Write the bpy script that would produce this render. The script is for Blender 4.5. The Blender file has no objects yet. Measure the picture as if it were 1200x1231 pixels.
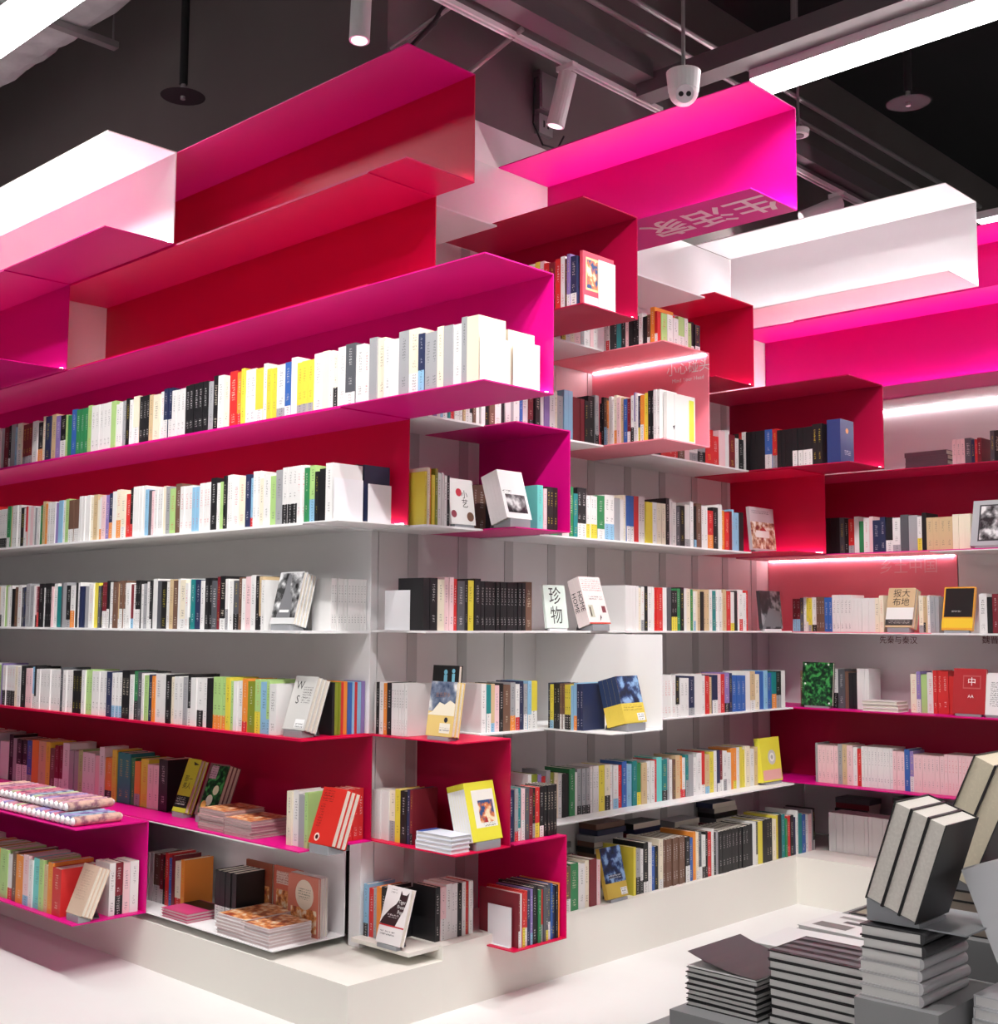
import bpy, math, random
from mathutils import Matrix, Vector

# ------------------------------------------------------------------ camera, world, exposure
scene = bpy.context.scene
COL = scene.collection
PXW, PXH, FPX = 1200.0, 1231.0, 1480.34
PITCH, ROLL, YAW, EYE = 0.0905627, 0.0064199, 0.8090795, 1.5
_d = Vector((-math.cos(YAW), math.sin(YAW), 0.0)); _u = Vector((0, 0, 1)); _r = _d.cross(_u)
CF = _d * math.cos(PITCH) + _u * math.sin(PITCH)
_U = _r.cross(CF)
CR = _r * math.cos(ROLL) + _U * math.sin(ROLL)
CU = CR.cross(CF)
CAM = Vector((0, 0, EYE))
cam_data = bpy.data.cameras.new('camera')
cam_data.sensor_fit = 'HORIZONTAL'; cam_data.sensor_width = 36.0
cam_data.lens = 36.0 * FPX / PXW
cam_data.clip_start = 0.05; cam_data.clip_end = 100
cam = bpy.data.objects.new('camera', cam_data); COL.objects.link(cam)
rot = Matrix((CR, CU, -CF)).transposed()
cam.matrix_world = Matrix.Translation(CAM) @ rot.to_4x4()
scene.camera = cam

world = bpy.data.worlds.new('world'); scene.world = world; world.use_nodes = True
world.node_tree.nodes['Background'].inputs[0].default_value = (0.5, 0.5, 0.52, 1)
world.node_tree.nodes['Background'].inputs[1].default_value = 0.05
vs = scene.view_settings
vs.view_transform = 'Standard'; vs.look = 'None'; vs.gamma = 1.0; vs.use_curve_mapping = False
vs.exposure = 0.0
LAMP_STRENGTH = 19.0        # linear ceiling lamps
LED_STRENGTH = 10.0          # strips inside the shelf channels
SPOT_WATT = 112.0

def on(u, v, ax, val):
    """point where the photo pixel (u, v) meets the plane x|y|z = val"""
    q = CR * ((u - PXW / 2) / FPX) - CU * ((v - PXH / 2) / FPX) + CF
    i = 'xyz'.index(ax)
    return CAM + q * ((val - CAM[i]) / q[i])

# ------------------------------------------------------------------ materials
def new_mat(name, color, rough=0.5, spec=0.5, metal=0.0, emit=None, strength=0.0, noise=0.0, nscale=6.0, bump=0.0, coat=0.0):
    m = bpy.data.materials.new(name); m.use_nodes = True
    nt = m.node_tree; b = nt.nodes['Principled BSDF']
    b.inputs['Base Color'].default_value = (*color, 1)
    b.inputs['Roughness'].default_value = rough
    b.inputs['Specular IOR Level'].default_value = spec
    b.inputs['Metallic'].default_value = metal
    b.inputs['Coat Weight'].default_value = coat
    if emit:
        b.inputs['Emission Color'].default_value = (*emit, 1)
        b.inputs['Emission Strength'].default_value = strength
    if noise or bump:
        tc = nt.nodes.new('ShaderNodeTexCoord')
        n = nt.nodes.new('ShaderNodeTexNoise'); n.inputs['Scale'].default_value = nscale
        n.inputs['Detail'].default_value = 5
        nt.links.new(tc.outputs['Object'], n.inputs['Vector'])
        if noise:
            mx = nt.nodes.new('ShaderNodeMix'); mx.data_type = 'RGBA'
            mx.inputs['A'].default_value = (*[c * (1 - noise) for c in color], 1)
            mx.inputs['B'].default_value = (*[min(1, c * (1 + noise)) for c in color], 1)
            nt.links.new(n.outputs['Fac'], mx.inputs['Factor'])
            nt.links.new(mx.outputs['Result'], b.inputs['Base Color'])
        if bump:
            bp = nt.nodes.new('ShaderNodeBump'); bp.inputs['Strength'].default_value = bump
            bp.inputs['Distance'].default_value = 0.01
            nt.links.new(n.outputs['Fac'], bp.inputs['Height'])
            nt.links.new(bp.outputs['Normal'], b.inputs['Normal'])
    return m

M = {}
M['magenta'] = new_mat('magenta_paint', (0.66, 0.0010, 0.215), 0.42, spec=0.3, noise=0.04, nscale=3)
M['crimson'] = new_mat('crimson_paint', (0.64, 0.0008, 0.055), 0.42, spec=0.3, noise=0.04, nscale=3)
M['fuchsia'] = new_mat('fuchsia_paint', (0.66, 0.0012, 0.255), 0.42, spec=0.3, noise=0.04, nscale=3)
M['rose'] = new_mat('rose_red_paint', (0.68, 0.0010, 0.12), 0.42, spec=0.3, noise=0.04, nscale=3)
M['crimson_shade'] = new_mat('shaded_crimson_paint', (0.40, 0.0006, 0.045), 0.42, spec=0.3, noise=0.04, nscale=3)  # the red paint darkened: shade inside the deep boxes put into the colour
M['pink'] = new_mat('pink_paint', (0.93, 0.27, 0.35), 0.38, noise=0.03, nscale=3)
M['palepink'] = new_mat('pale_pink_paint', (0.92, 0.82, 0.85), 0.4, noise=0.03, nscale=3)
M['white'] = new_mat('white_painted_steel', (0.87, 0.86, 0.87), 0.4, noise=0.03, nscale=4)
M['greyback'] = new_mat('light_grey_steel', (0.80, 0.77, 0.78), 0.45, noise=0.05, nscale=4)
M['upright'] = new_mat('upright_grey_steel', (0.56, 0.545, 0.55), 0.45)
M['plinth'] = new_mat('cream_plinth', (0.80, 0.77, 0.71), 0.55, noise=0.03, nscale=2)
M['core'] = new_mat('dark_plaster', (0.17, 0.145, 0.14), 0.85, noise=0.15, nscale=1.5)
M['black'] = new_mat('matte_black', (0.012, 0.012, 0.013), 0.7)
M['ceil'] = new_mat('black_ceiling', (0.02, 0.02, 0.021), 0.9)
M['grid'] = new_mat('grey_grid_steel', (0.16, 0.15, 0.15), 0.45, metal=0.2)
M['pipe'] = new_mat('galvanised_pipe', (0.40, 0.38, 0.38), 0.4, metal=0.5)
M['lampwhite'] = new_mat('white_lamp_housing', (0.85, 0.85, 0.85), 0.4)
M['lamp'] = new_mat('lamp_diffuser', (0.9, 0.9, 0.9), 0.5, emit=(1.0, 0.985, 0.97), strength=LAMP_STRENGTH)
M['led'] = new_mat('led_tape', (0.9, 0.9, 0.9), 0.5, emit=(1.0, 0.95, 0.96), strength=LED_STRENGTH)
M['ledlow'] = new_mat('dim_led_tape', (0.9, 0.9, 0.9), 0.5, emit=(1.0, 0.93, 0.94), strength=LED_STRENGTH*3.0)
M['lens'] = new_mat('spot_lens', (0.9, 0.9, 0.9), 0.3, emit=(1.0, 0.97, 0.95), strength=1.5)
M['ledhi'] = new_mat('bright_led_tape', (0.9, 0.9, 0.9), 0.5, emit=(1.0, 0.96, 0.96), strength=LED_STRENGTH*9)
M['duct'] = new_mat('wrapped_duct', (0.75, 0.75, 0.76), 0.5, noise=0.5, nscale=5, bump=1.0)
M['roomwall'] = new_mat('room_wall', (0.70, 0.69, 0.69), 0.7)
M['stand'] = new_mat('grey_stand', (0.30, 0.31, 0.33), 0.5)
M['standlight'] = new_mat('white_card', (0.78, 0.77, 0.80), 0.5)
M['riser'] = new_mat('grey_riser', (0.25, 0.25, 0.255), 0.5)
M['ink'] = new_mat('printed_ink', (0.015, 0.013, 0.013), 0.5)
M['inkred'] = new_mat('red_ink', (0.12, 0.004, 0.012), 0.5)
M['inkpale'] = new_mat('pale_lettering', (0.86, 0.62, 0.70), 0.5)
M['inkpink'] = new_mat('faint_pink_lettering', (0.93, 0.52, 0.58), 0.45)
def plain(name, c, r=0.45):
    k = 'c_' + name
    if k not in M: M[k] = new_mat('print_' + name, c, r)
    return M[k]

def floor_mat():
    m = bpy.data.materials.new('white_floor'); m.use_nodes = True
    nt = m.node_tree; b = nt.nodes['Principled BSDF']
    tc = nt.nodes.new('ShaderNodeTexCoord'); n = nt.nodes.new('ShaderNodeTexNoise')
    n.inputs['Scale'].default_value = 1.3; n.inputs['Detail'].default_value = 6
    nt.links.new(tc.outputs['Object'], n.inputs['Vector'])
    mx = nt.nodes.new('ShaderNodeMix'); mx.data_type = 'RGBA'
    mx.inputs['A'].default_value = (0.74, 0.73, 0.72, 1); mx.inputs['B'].default_value = (0.86, 0.855, 0.85, 1)
    nt.links.new(n.outputs['Fac'], mx.inputs['Factor']); nt.links.new(mx.outputs['Result'], b.inputs['Base Color'])
    b.inputs['Roughness'].default_value = 0.28
    return m
M['floor'] = floor_mat()

# one shared material for printed books: face colour + procedural lettering in the marked faces
def book_mat():
    m = bpy.data.materials.new('printed_paper'); m.use_nodes = True
    nt = m.node_tree; b = nt.nodes['Principled BSDF']
    a = nt.nodes.new('ShaderNodeAttribute'); a.attribute_name = 'Col'
    k = nt.nodes.new('ShaderNodeAttribute'); k.attribute_name = 'Ink'
    uv = nt.nodes.new('ShaderNodeUVMap'); uv.uv_map = 'UVMap'
    n = nt.nodes.new('ShaderNodeTexVoronoi'); n.inputs['Scale'].default_value = 1.0
    n.feature = 'F1'; n.distance = 'CHEBYCHEV'
    mp = nt.nodes.new('ShaderNodeMapping'); mp.inputs['Scale'].default_value = (420, 300, 1)
    nt.links.new(uv.outputs['UV'], mp.inputs['Vector']); nt.links.new(mp.outputs['Vector'], n.inputs['Vector'])
    th = nt.nodes.new('ShaderNodeMath'); th.operation = 'LESS_THAN'; th.inputs[1].default_value = 0.38
    nt.links.new(n.outputs['Distance'], th.inputs[0])
    sx = nt.nodes.new('ShaderNodeSeparateXYZ'); nt.links.new(uv.outputs['UV'], sx.inputs[0])
    lm = nt.nodes.new('ShaderNodeMath'); lm.operation = 'MULTIPLY'; lm.inputs[1].default_value = 95.0; nt.links.new(sx.outputs['Y'], lm.inputs[0])
    fr = nt.nodes.new('ShaderNodeMath'); fr.operation = 'FRACT'; nt.links.new(lm.outputs[0], fr.inputs[0])
    lt = nt.nodes.new('ShaderNodeMath'); lt.operation = 'LESS_THAN'; lt.inputs[1].default_value = 0.58; nt.links.new(fr.outputs[0], lt.inputs[0])
    tm = nt.nodes.new('ShaderNodeMath'); tm.operation = 'MULTIPLY'; nt.links.new(th.outputs[0], tm.inputs[0]); nt.links.new(lt.outputs[0], tm.inputs[1])
    mu = nt.nodes.new('ShaderNodeMath'); mu.operation = 'MULTIPLY'
    nt.links.new(tm.outputs[0], mu.inputs[0]); nt.links.new(k.outputs['Alpha'], mu.inputs[1])
    mx = nt.nodes.new('ShaderNodeMix'); mx.data_type = 'RGBA'
    nt.links.new(mu.outputs[0], mx.inputs['Factor'])
    nt.links.new(a.outputs['Color'], mx.inputs['A']); nt.links.new(k.outputs['Color'], mx.inputs['B'])
    nt.links.new(mx.outputs['Result'], b.inputs['Base Color'])
    b.inputs['Roughness'].default_value = 0.42
    return m
M['book'] = book_mat()
def page_mat():
    m = bpy.data.materials.new('page_edges'); m.use_nodes = True
    nt = m.node_tree; b = nt.nodes['Principled BSDF']
    a = nt.nodes.new('ShaderNodeAttribute'); a.attribute_name = 'Col'
    tc = nt.nodes.new('ShaderNodeTexCoord'); w = nt.nodes.new('ShaderNodeTexWave')
    w.inputs['Scale'].default_value = 180; w.inputs['Distortion'].default_value = 2.0
    nt.links.new(tc.outputs['Object'], w.inputs['Vector'])
    mx = nt.nodes.new('ShaderNodeMix'); mx.data_type = 'RGBA'; mx.blend_type = 'MULTIPLY'
    mx.inputs['B'].default_value = (0.84, 0.83, 0.82, 1)
    nt.links.new(w.outputs['Fac'], mx.inputs['Factor']); nt.links.new(a.outputs['Color'], mx.inputs['A'])
    nt.links.new(mx.outputs['Result'], b.inputs['Base Color']); b.inputs['Roughness'].default_value = 0.8
    return m
M['pages'] = page_mat()

# ------------------------------------------------------------------ mesh helpers
class MB:
    """collects quads / polygons with an optional colour and ink per face; build() makes ONE mesh object"""
    def __init__(s): s.v = []; s.f = []; s.c = []; s.k = []; s.uv = []
    def poly(s, pts, col=None, ink=None, uv=None):
        n = len(s.v); s.v += [tuple(p) for p in pts]; s.f.append(list(range(n, n + len(pts))))
        s.c.append(col or (0.8, 0.8, 0.8)); s.k.append(ink or (0, 0, 0, 0)); s.uv.append(uv or [(0, 0)] * len(pts))
    def box(s, x0, x1, y0, y1, z0, z1, col=None, cols=None):
        P = lambda i, j, k: ((x0, x1)[i], (y0, y1)[j], (z0, z1)[k])
        F = {'-y': [(0,0,0),(1,0,0),(1,0,1),(0,0,1)], '+y': [(1,1,0),(0,1,0),(0,1,1),(1,1,1)],
             '-x': [(0,1,0),(0,0,0),(0,0,1),(0,1,1)], '+x': [(1,0,0),(1,1,0),(1,1,1),(1,0,1)],
             '-z': [(0,1,0),(1,1,0),(1,0,0),(0,0,0)], '+z': [(0,0,1),(1,0,1),(1,1,1),(0,1,1)]}
        for key, q in F.items():
            s.poly([P(*t) for t in q], (cols or {}).get(key, col))
        return s
    def cyl(s, p0, p1, r0, r1=None, n=16, caps=True, col=None):
        r1 = r0 if r1 is None else r1
        p0 = Vector(p0); p1 = Vector(p1); a = (p1 - p0).normalized()
        e = a.orthogonal().normalized(); g = a.cross(e)
        A = [p0 + (e * math.cos(2*math.pi*i/n) + g * math.sin(2*math.pi*i/n)) * r0 for i in range(n)]
        B = [p1 + (e * math.cos(2*math.pi*i/n) + g * math.sin(2*math.pi*i/n)) * r1 for i in range(n)]
        for i in range(n):
            j = (i + 1) % n; s.poly([A[i], A[j], B[j], B[i]], col)
        if caps:
            s.poly(A[::-1], col); s.poly(B, col)
        return s
    def tube(s, pts, r, n=8):
        for a, b in zip(pts[:-1], pts[1:]): s.cyl(a, b, r, n=n)
        return s
    def mesh(s, name, mat, attrs=True):
        me = bpy.data.meshes.new(name); me.from_pydata(s.v, [], s.f)
        if attrs:
            ca = me.color_attributes.new('Col', 'FLOAT_COLOR', 'CORNER')
            ka = me.color_attributes.new('Ink', 'FLOAT_COLOR', 'CORNER')
            ul = me.uv_layers.new(name='UVMap')
            C = []; K = []; U = []
            for f, c, k, u in zip(s.f, s.c, s.k, s.uv):
                for i in range(len(f)):
                    C += [c[0], c[1], c[2], 1.0]; K += list(k); U += list(u[i])
            ca.data.foreach_set('color', C); ka.data.foreach_set('color', K); ul.data.foreach_set('uv', U)
        me.materials.append(M[mat] if isinstance(mat, str) else mat)
        return me
    def build(s, name, mat, parent=None, attrs=False, loc=None, smooth=False):
        me = s.mesh(name, mat, attrs)
        o = bpy.data.objects.new(name, me); COL.objects.link(o)
        if smooth:
            for p in me.polygons: p.use_smooth = True
        if parent: o.parent = parent
        if loc: o.location = loc
        return o

def bx(name, mat, x0, x1, y0, y1, z0, z1, parent=None):
    """a box; top-level boxes get their own origin at the centre of the base"""
    if parent: return MB().box(x0, x1, y0, y1, z0, z1).build(name, mat, parent)
    c = ((x0+x1)/2, (y0+y1)/2, z0)
    return MB().box(x0-c[0], x1-c[0], y0-c[1], y1-c[1], 0, z1-z0).build(name, mat, loc=c)

def tag(o, label, cat, group=None):
    o['label'] = label; o['category'] = cat
    if group: o['group'] = group
    return o
def struct(o): o['kind'] = 'structure'; return o
def thing(name, label, cat, loc=(0, 0, 0), rz=0.0, group=None):
    o = bpy.data.objects.new(name, None); COL.objects.link(o); o.empty_display_size = 0.05
    o.location = loc; o.rotation_euler = (0, 0, rz)
    return tag(o, label, cat, group)
def text_obj(name, body, size, mat, parent, mw, align='CENTER', depth=0.0003, spacing=1.0, bold=0.0):
    """flat lettering as a mesh; mw places it (x right, y up, z out of the surface)"""
    c = bpy.data.curves.new('lettering', 'FONT'); c.body = body; c.size = size; c.align_x = align; c.align_y = 'CENTER'
    c.resolution_u = 2; c.space_line = spacing; c.extrude = depth; c.offset = bold
    t = bpy.data.objects.new('lettering', c); COL.objects.link(t)
    bpy.context.view_layer.update()
    me = bpy.data.meshes.new_from_object(t.evaluated_get(bpy.context.evaluated_depsgraph_get()))
    bpy.data.objects.remove(t)
    me.materials.clear(); me.materials.append(M[mat] if isinstance(mat, str) else mat)
    o = bpy.data.objects.new(name, me); COL.objects.link(o)
    if parent:
        o.parent = parent
    o.matrix_basis = mw
    return o
def basis(o, ex, ey):
    ex = Vector(ex).normalized(); ey = Vector(ey).normalized(); ez = ex.cross(ey)
    m = Matrix((ex, ey, ez)).transposed().to_4x4(); m.translation = Vector(o); return m

# ------------------------------------------------------------------ room
Z = [0.232, 0.628, 1.05, 1.463, 1.885, 2.32, 2.766, 3.206, 3.645]
struct(bx('floor', 'floor', -12, 6, -6, 12, -0.1, 0))
struct(bx('ceiling', 'ceil', -12, 6, -6, 12, 5.2, 5.3))
struct(bx('wall_far', 'ceil', -12, 6, 11.9, 12, 0, 5.2))
struct(bx('wall_near', 'roomwall', -12, 6, -6, -5.9, 0, 5.2))
struct(bx('wall_side', 'roomwall', 5.9, 6, -5.9, 11.9, 0, 5.2))
struct(bx('wall_core', 'core', -12, -3.958, 3.42, 11.9, 0, 5.2))
# plinth under the shelving (steps round the corner)
struct(bx('trim_1', 'plinth', -11.9, -3.538, 2.937, 3.41, 0, 0.198))
struct(bx('trim_2', 'plinth', -3.955, -3.538, 3.41, 6.07, 0, 0.252))
struct(bx('trim_3', 'plinth', -3.955, 1.5, 6.07, 6.80, 0, 0.252))
struct(bx('trim_4', 'plinth', -3.90, -3.560, 3.25, 3.41, 0.236, 0.252))
# backing behind the side run, with uprights
bw = struct(bx('wall_side_backing', 'greyback', -3.955, -3.905, 3.37, 6.80, 0.253, 3.64))
struct(bx('wall_upper_backing', 'palepink', -3.955, -3.905, 3.37, 4.48, 3.6405, 3.83))
for i in range(10):
    y = 3.56 + 0.3 * i
    o = bx('upright', 'upright', -3.9045, -3.901, y - 0.028, y + 0.028, 0.30, 3.2)
    mw = o.matrix_basis.copy(); o.parent = bw; o.matrix_basis = Matrix.Translation(-bw.location) @ mw
post = bx('corner_post', 'white', -3.975, -3.905, 3.298, 3.365, 0.2, 3.2)
tag(post, 'white square steel post rising from the plinth at the outer corner', 'post')
struct(bx('wall_far_backing', 'greyback', -3.9, 1.5, 6.80, 6.84, 0.26, 3.66))

# ------------------------------------------------------------------ shelf channels (open steel boxes)
T = 0.005
BACK, BOT = {}, {}
def channel(label, x0, x1, yf, yb, zb, zt, mat, top=None, bottom=None, back=None, led=True, end=None, parts='tbk', name='shelf_channel'):
    o = thing(name, label, 'shelf', ((x0+x1)/2, (yf+yb)/2, zb))
    cx, cy = (x0+x1)/2, (yf+yb)/2; h = zt - zb; a, b = x0-cx, x1-cx; c, d = yf-cy, yb-cy
    tp = bp_ = None
    if 't' in parts: tp = bx('top_panel', top or mat, a, b, c, d, h-T, h, o)
    if 'b' in parts: bp_ = bx('bottom_panel', bottom or mat, a, b, c, d, 0, T, o)
    if 'k' in parts: BACK[o] = bx('back_panel', back or mat, a, b, d-T, d, T, h-T, o)
    if bp_: BOT[o] = bp_
    if end: bx('end_panel', end, a, a+T, c, d-T, T, h-T, o)
    if led in ('top', 'topmid'): bx('led_strip', 'ledlow' if led == 'top' else 'ledhi', a+0.01, b-0.012, d-T-0.008, d-T-0.004, h-T-0.004, h-T, tp)
    elif led: bx('led_strip', 'ledhi' if led == 'hi' else 'led', a+0.01, b-0.012, d-T-0.022, d-T-0.010, T, T+0.006, bp_)
    return o
Y0, Y1, Y2 = 2.59, 2.937, 3.295
XL = -11.7
channel('pale pink open steel box, topmost and jutting furthest forward above the paper-roll side', XL, -4.855, Y0, Y1-0.002, Z[7]+T, Z[8], 'palepink', bottom='magenta', led='hi')
channel('empty crimson steel channel, topmost of its stack, behind the jutting pale pink box', XL, -3.285, Y1, Y2, Z[7], Z[8], 'crimson', bottom='rose', top='magenta')
ml = channel('short magenta steel box hung under the pale pink box', XL, -5.83, Y0, Y1-0.002, Z[6], Z[7]+T-0.001, 'magenta')
channel('empty crimson steel channel with a white end, directly under the topmost crimson channel', -6.11, -3.50, Y1, Y2, Z[6], Z[7], 'crimson', top='rose', end='palepink')
c5 = channel('long magenta steel channel full of books, jutting past the outer corner', XL, -2.875, Y1, Y2, Z[5], Z[6], 'magenta')
channel('crimson-backed channel on a white shelf with books and white bookends', XL, -3.64, Y1, Y2, Z[4], Z[5], 'crimson', bottom='white', top='magenta')
channel('white steel channel with books, its shelf at eye level on the paper-roll side', XL, -3.86, Y1, Y2, Z[3], Z[4], 'white', led=False, back='white')
channel('white steel channel above a magenta shelf, holding a rainbow set of books', XL, -3.86, Y1, Y2, Z[2], Z[3], 'white', bottom='crimson', led=False, back='white')
channel('dark crimson channel with magazine piles on its magenta shelf', XL, -3.84, Y1, Y2, Z[1], Z[2], 'crimson_shade', bottom='magenta', top='crimson', led=False)
channel('lowest white steel channel with cookery magazines, beside the corner post', XL, -3.995, Y1, Y2, Z[0], Z[1], 'white', led=False)
channel('low magenta steel box on the plinth carrying rows of paper rolls', XL, -4.915, Y0, Y1-0.002, Z[0], Z[1], 'magenta', led=False)

# boxes that jut out of the side run
XB = -3.899
channel('crimson open box holding the yellow picture book, near the corner post', XB, -3.36, 3.30, 3.60, Z[1], Z[2], 'crimson_shade', top='crimson', bottom='crimson', led=False)
channel('low crimson box on the plinth packed with upright books', XB, -3.39, 3.655, 3.975, Z[0]-0.022, Z[1], 'rose', bottom='crimson', led=False)
channel('white open steel box with navy and yellow books jutting from the side run', XB, -3.17, 4.0, 4.35, Z[2], Z[3], 'white', led=False, parts='bk')
mb = channel('small magenta open box with black and red books at its edge', XB, -3.36, 3.62, 3.96, Z[4], Z[5], 'magenta', led=False)
pk = channel('pink open steel box with a head-bump warning printed on its back', XB, -3.20, 4.41, 4.77, Z[5], Z[6], 'pink', led='top')
channel('dark crimson box high up with comic books and a white bookend', XB, -3.065, 3.69, 4.045, Z[6], Z[7], 'crimson_shade')
bm_ = channel('big magenta box under the ceiling with pale lettering on its underside', XB, -2.53, 4.07, 4.425, Z[7], Z[8], 'fuchsia', led='hi')
channel('small empty crimson box below the wide white box', XB, -3.48, 5.245, 5.61, Z[6], Z[7], 'crimson')
channel('crimson box with black-spined books and a thick blue volume', XB, -2.955, 5.645, 6.02, Z[5], Z[6], 'crimson_shade')
channel('wide glowing white box under the ceiling near the far wall', XB, -2.445, 5.685, 6.05, Z[7], Z[8], 'white', bottom='palepink', led='hi')
channel('crimson box with the red house picture book in front of it', XB, -3.30, 5.66, 6.02, Z[4], Z[5], 'crimson')
# far wall
XR = 1.3; YF, YB, YG = 6.07, 6.42, 6.76
channel('long magenta channel along the far wall, empty, behind the white box', -3.9, XR, YF, YB, Z[6], Z[7], 'fuchsia', led='hi')
channel('upper magenta channel along the far wall, just under a ceiling lamp', -3.9, XR, YB+0.004, YG, Z[7], Z[8], 'fuchsia', led='hi')
channel('recessed pale channel on the far wall with a lying pile of dark books', -3.9, XR, YB+0.004, YG, Z[5], Z[6], 'palepink', led='topmid')
channel('dark crimson channel along the far wall with a grey framed portrait', -3.9, XR, YF, YB, Z[4], Z[5], 'crimson_shade', bottom='magenta')
fp = channel('pink channel on the far wall with faint raised lettering on its back', -3.9, -2.75, YF, YB, Z[3], Z[4], 'pink', led='top')
channel('grey-white channel on the far wall with the black and yellow book', -2.745, XR, YF, YB, Z[3], Z[4], 'greyback', led=False)
fg = channel('grey-white channel on the far wall above a magenta shelf', -3.9, XR, YF, YB, Z[2], Z[3], 'greyback', bottom='magenta', led=False)
channel('crimson channel on the far wall with pale pink paperbacks in rows', -3.9, XR, YF, YB, 0.645, Z[2], 'crimson_shade', bottom='magenta', led=False)
# white boards of the side run
def board(label, y0, y1, z, x1=-3.538):
    o = bx('shelf_board', 'white', XB, x1, y0, y1, z-0.004, z+0.004); return tag(o, label, 'shelf', 'white shelf boards of the side run')
board('long white shelf board above the plinth books of the side run', 3.98, 6.06, 0.64)
board('short white shelf board between the crimson box and the white box', 3.605, 3.995, Z[2])
board('white shelf board behind the white box, reaching the far wall', 4.355, 6.06, Z[2])
board('long white shelf board at eye level of the side run', 3.30, 6.06, Z[3]+0.004)
board('short white shelf board carrying the spotted-cover book', 3.30, 3.615, Z[4])
board('long white shelf board ending at the red house picture book', 3.965, 5.655, Z[4])
board('short white shelf board above the spotted-cover book', 3.30, 3.615, Z[5])
board('short white shelf board between the small magenta box and the pink box', 3.965, 4.405, Z[5])
board('white shelf board between the pink box and the blue-volume box', 4.775, 5.64, Z[5])
board('high white shelf board left of the comic-book box', 3.30, 3.685, Z[6])
board('high white shelf board between the comic-book box and the pink box', 4.05, 4.405, Z[6])
board('high white shelf board beside the small empty crimson box', 4.775, 5.24, Z[6])
board('topmost white shelf board beside the comic-book box', 3.30, 3.685, Z[7]-0.02)
board('topmost white shelf board between the big magenta box and the crimson box', 4.43, 5.24, Z[7]-0.02)
# ------------------------------------------------------------------ ceiling: lamps, tracks, pipes
def linear_lamp(label, x0, x1, y0, y1, z, group=None):
    o = thing('linear_lamp', label, 'ceiling lamp', ((x0+x1)/2, (y0+y1)/2, z), group='linear ceiling lamps')
    a, b, c, d = x0-(x0+x1)/2, x1-(x0+x1)/2, y0-(y0+y1)/2, y1-(y0+y1)/2
    bx('housing', 'lampwhite', a, b, c, d, 0.006, 0.055, o)
    bx('diffuser', 'lamp', a+0.004, b-0.004, c+0.004, d-0.004, 0.0, 0.0055, o)
    for t in (0.02, 0.85):
        MB().cyl((a+(b-a)*t+0.05, 0, 0.055), (a+(b-a)*t+0.05, 0, 5.2-z), 0.012, n=8).build('hanger_rod', 'pipe', o)
    return o
linear_lamp('long white linear lamp hanging over the big magenta box', -2.95, 3.2, 4.745, 4.95, 4.0)
linear_lamp('long white linear lamp beside the crumpled wrapped duct', -8.5, -4.3, 2.08, 2.29, 4.0)
linear_lamp('white linear lamp beyond the far wall shelving', -3.0, 3.2, 7.40, 7.61, 4.0)
linear_lamp('white linear lamp over the middle of the shop floor', -4.0, 3.2, -1.6, -1.39, 4.0)
linear_lamp('white linear lamp along the near wall of the shop', -4.0, 3.2, -4.2, -3.99, 4.0)

tag(bx('ceiling_frame', 'grid', -3.50, -3.385, 1.6, 4.60, 4.10, 4.19), 'grey steel ceiling member carrying the spotlight track by the dark wall', 'ceiling frame')
tag(bx('ceiling_frame', 'grid', -3.50, 3.2, 4.615, 4.735, 4.045, 4.14), 'grey steel ceiling member running beside the long linear lamp', 'ceiling frame')
tag(bx('ceiling_frame', 'grid', -3.47, -3.37, 5.6, 9.0, 4.10, 4.19), 'grey steel ceiling member running off beyond the far wall', 'ceiling frame')
def light_track(label, p0, p1):
    p0, p1 = Vector(p0), Vector(p1); o = thing('light_track', label, 'light track', (p0+p1)/2)
    c = (p0+p1)/2; a = p0-c; b = p1-c; al = abs(a.y) > abs(a.x)
    for s in (-0.013, 0.013):
        if al: bx('rail', 'lampwhite', s-0.006, s+0.006, a.y, b.y, -0.012, 0.010, o)
        else: bx('rail', 'lampwhite', a.x, b.x, s-0.006, s+0.006, -0.012, 0.010, o)
    if al: bx('channel_cover', 'grid', -0.02, 0.02, a.y, b.y, 0.0105, 0.03, o)
    else: bx('channel_cover', 'grid', a.x, b.x, -0.02, 0.02, 0.0105, 0.03, o)
    return o
light_track('white twin-rail light track under the ceiling member by the dark wall', (-3.545, 1.8, 4.07), (-3.545, 4.87, 4.07))
light_track('white twin-rail light track over the far wall shelving', (-3.45, 5.7, 4.06), (-3.45, 7.4, 4.06))
light_track('light track over the aisle in front of the long run', (-4.6, 1.8, 4.07), (-0.6, 1.8, 4.07))
light_track('light track over the aisle in front of the side run', (-1.8, 2.0, 4.07), (-1.8, 4.1, 4.07))
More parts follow.
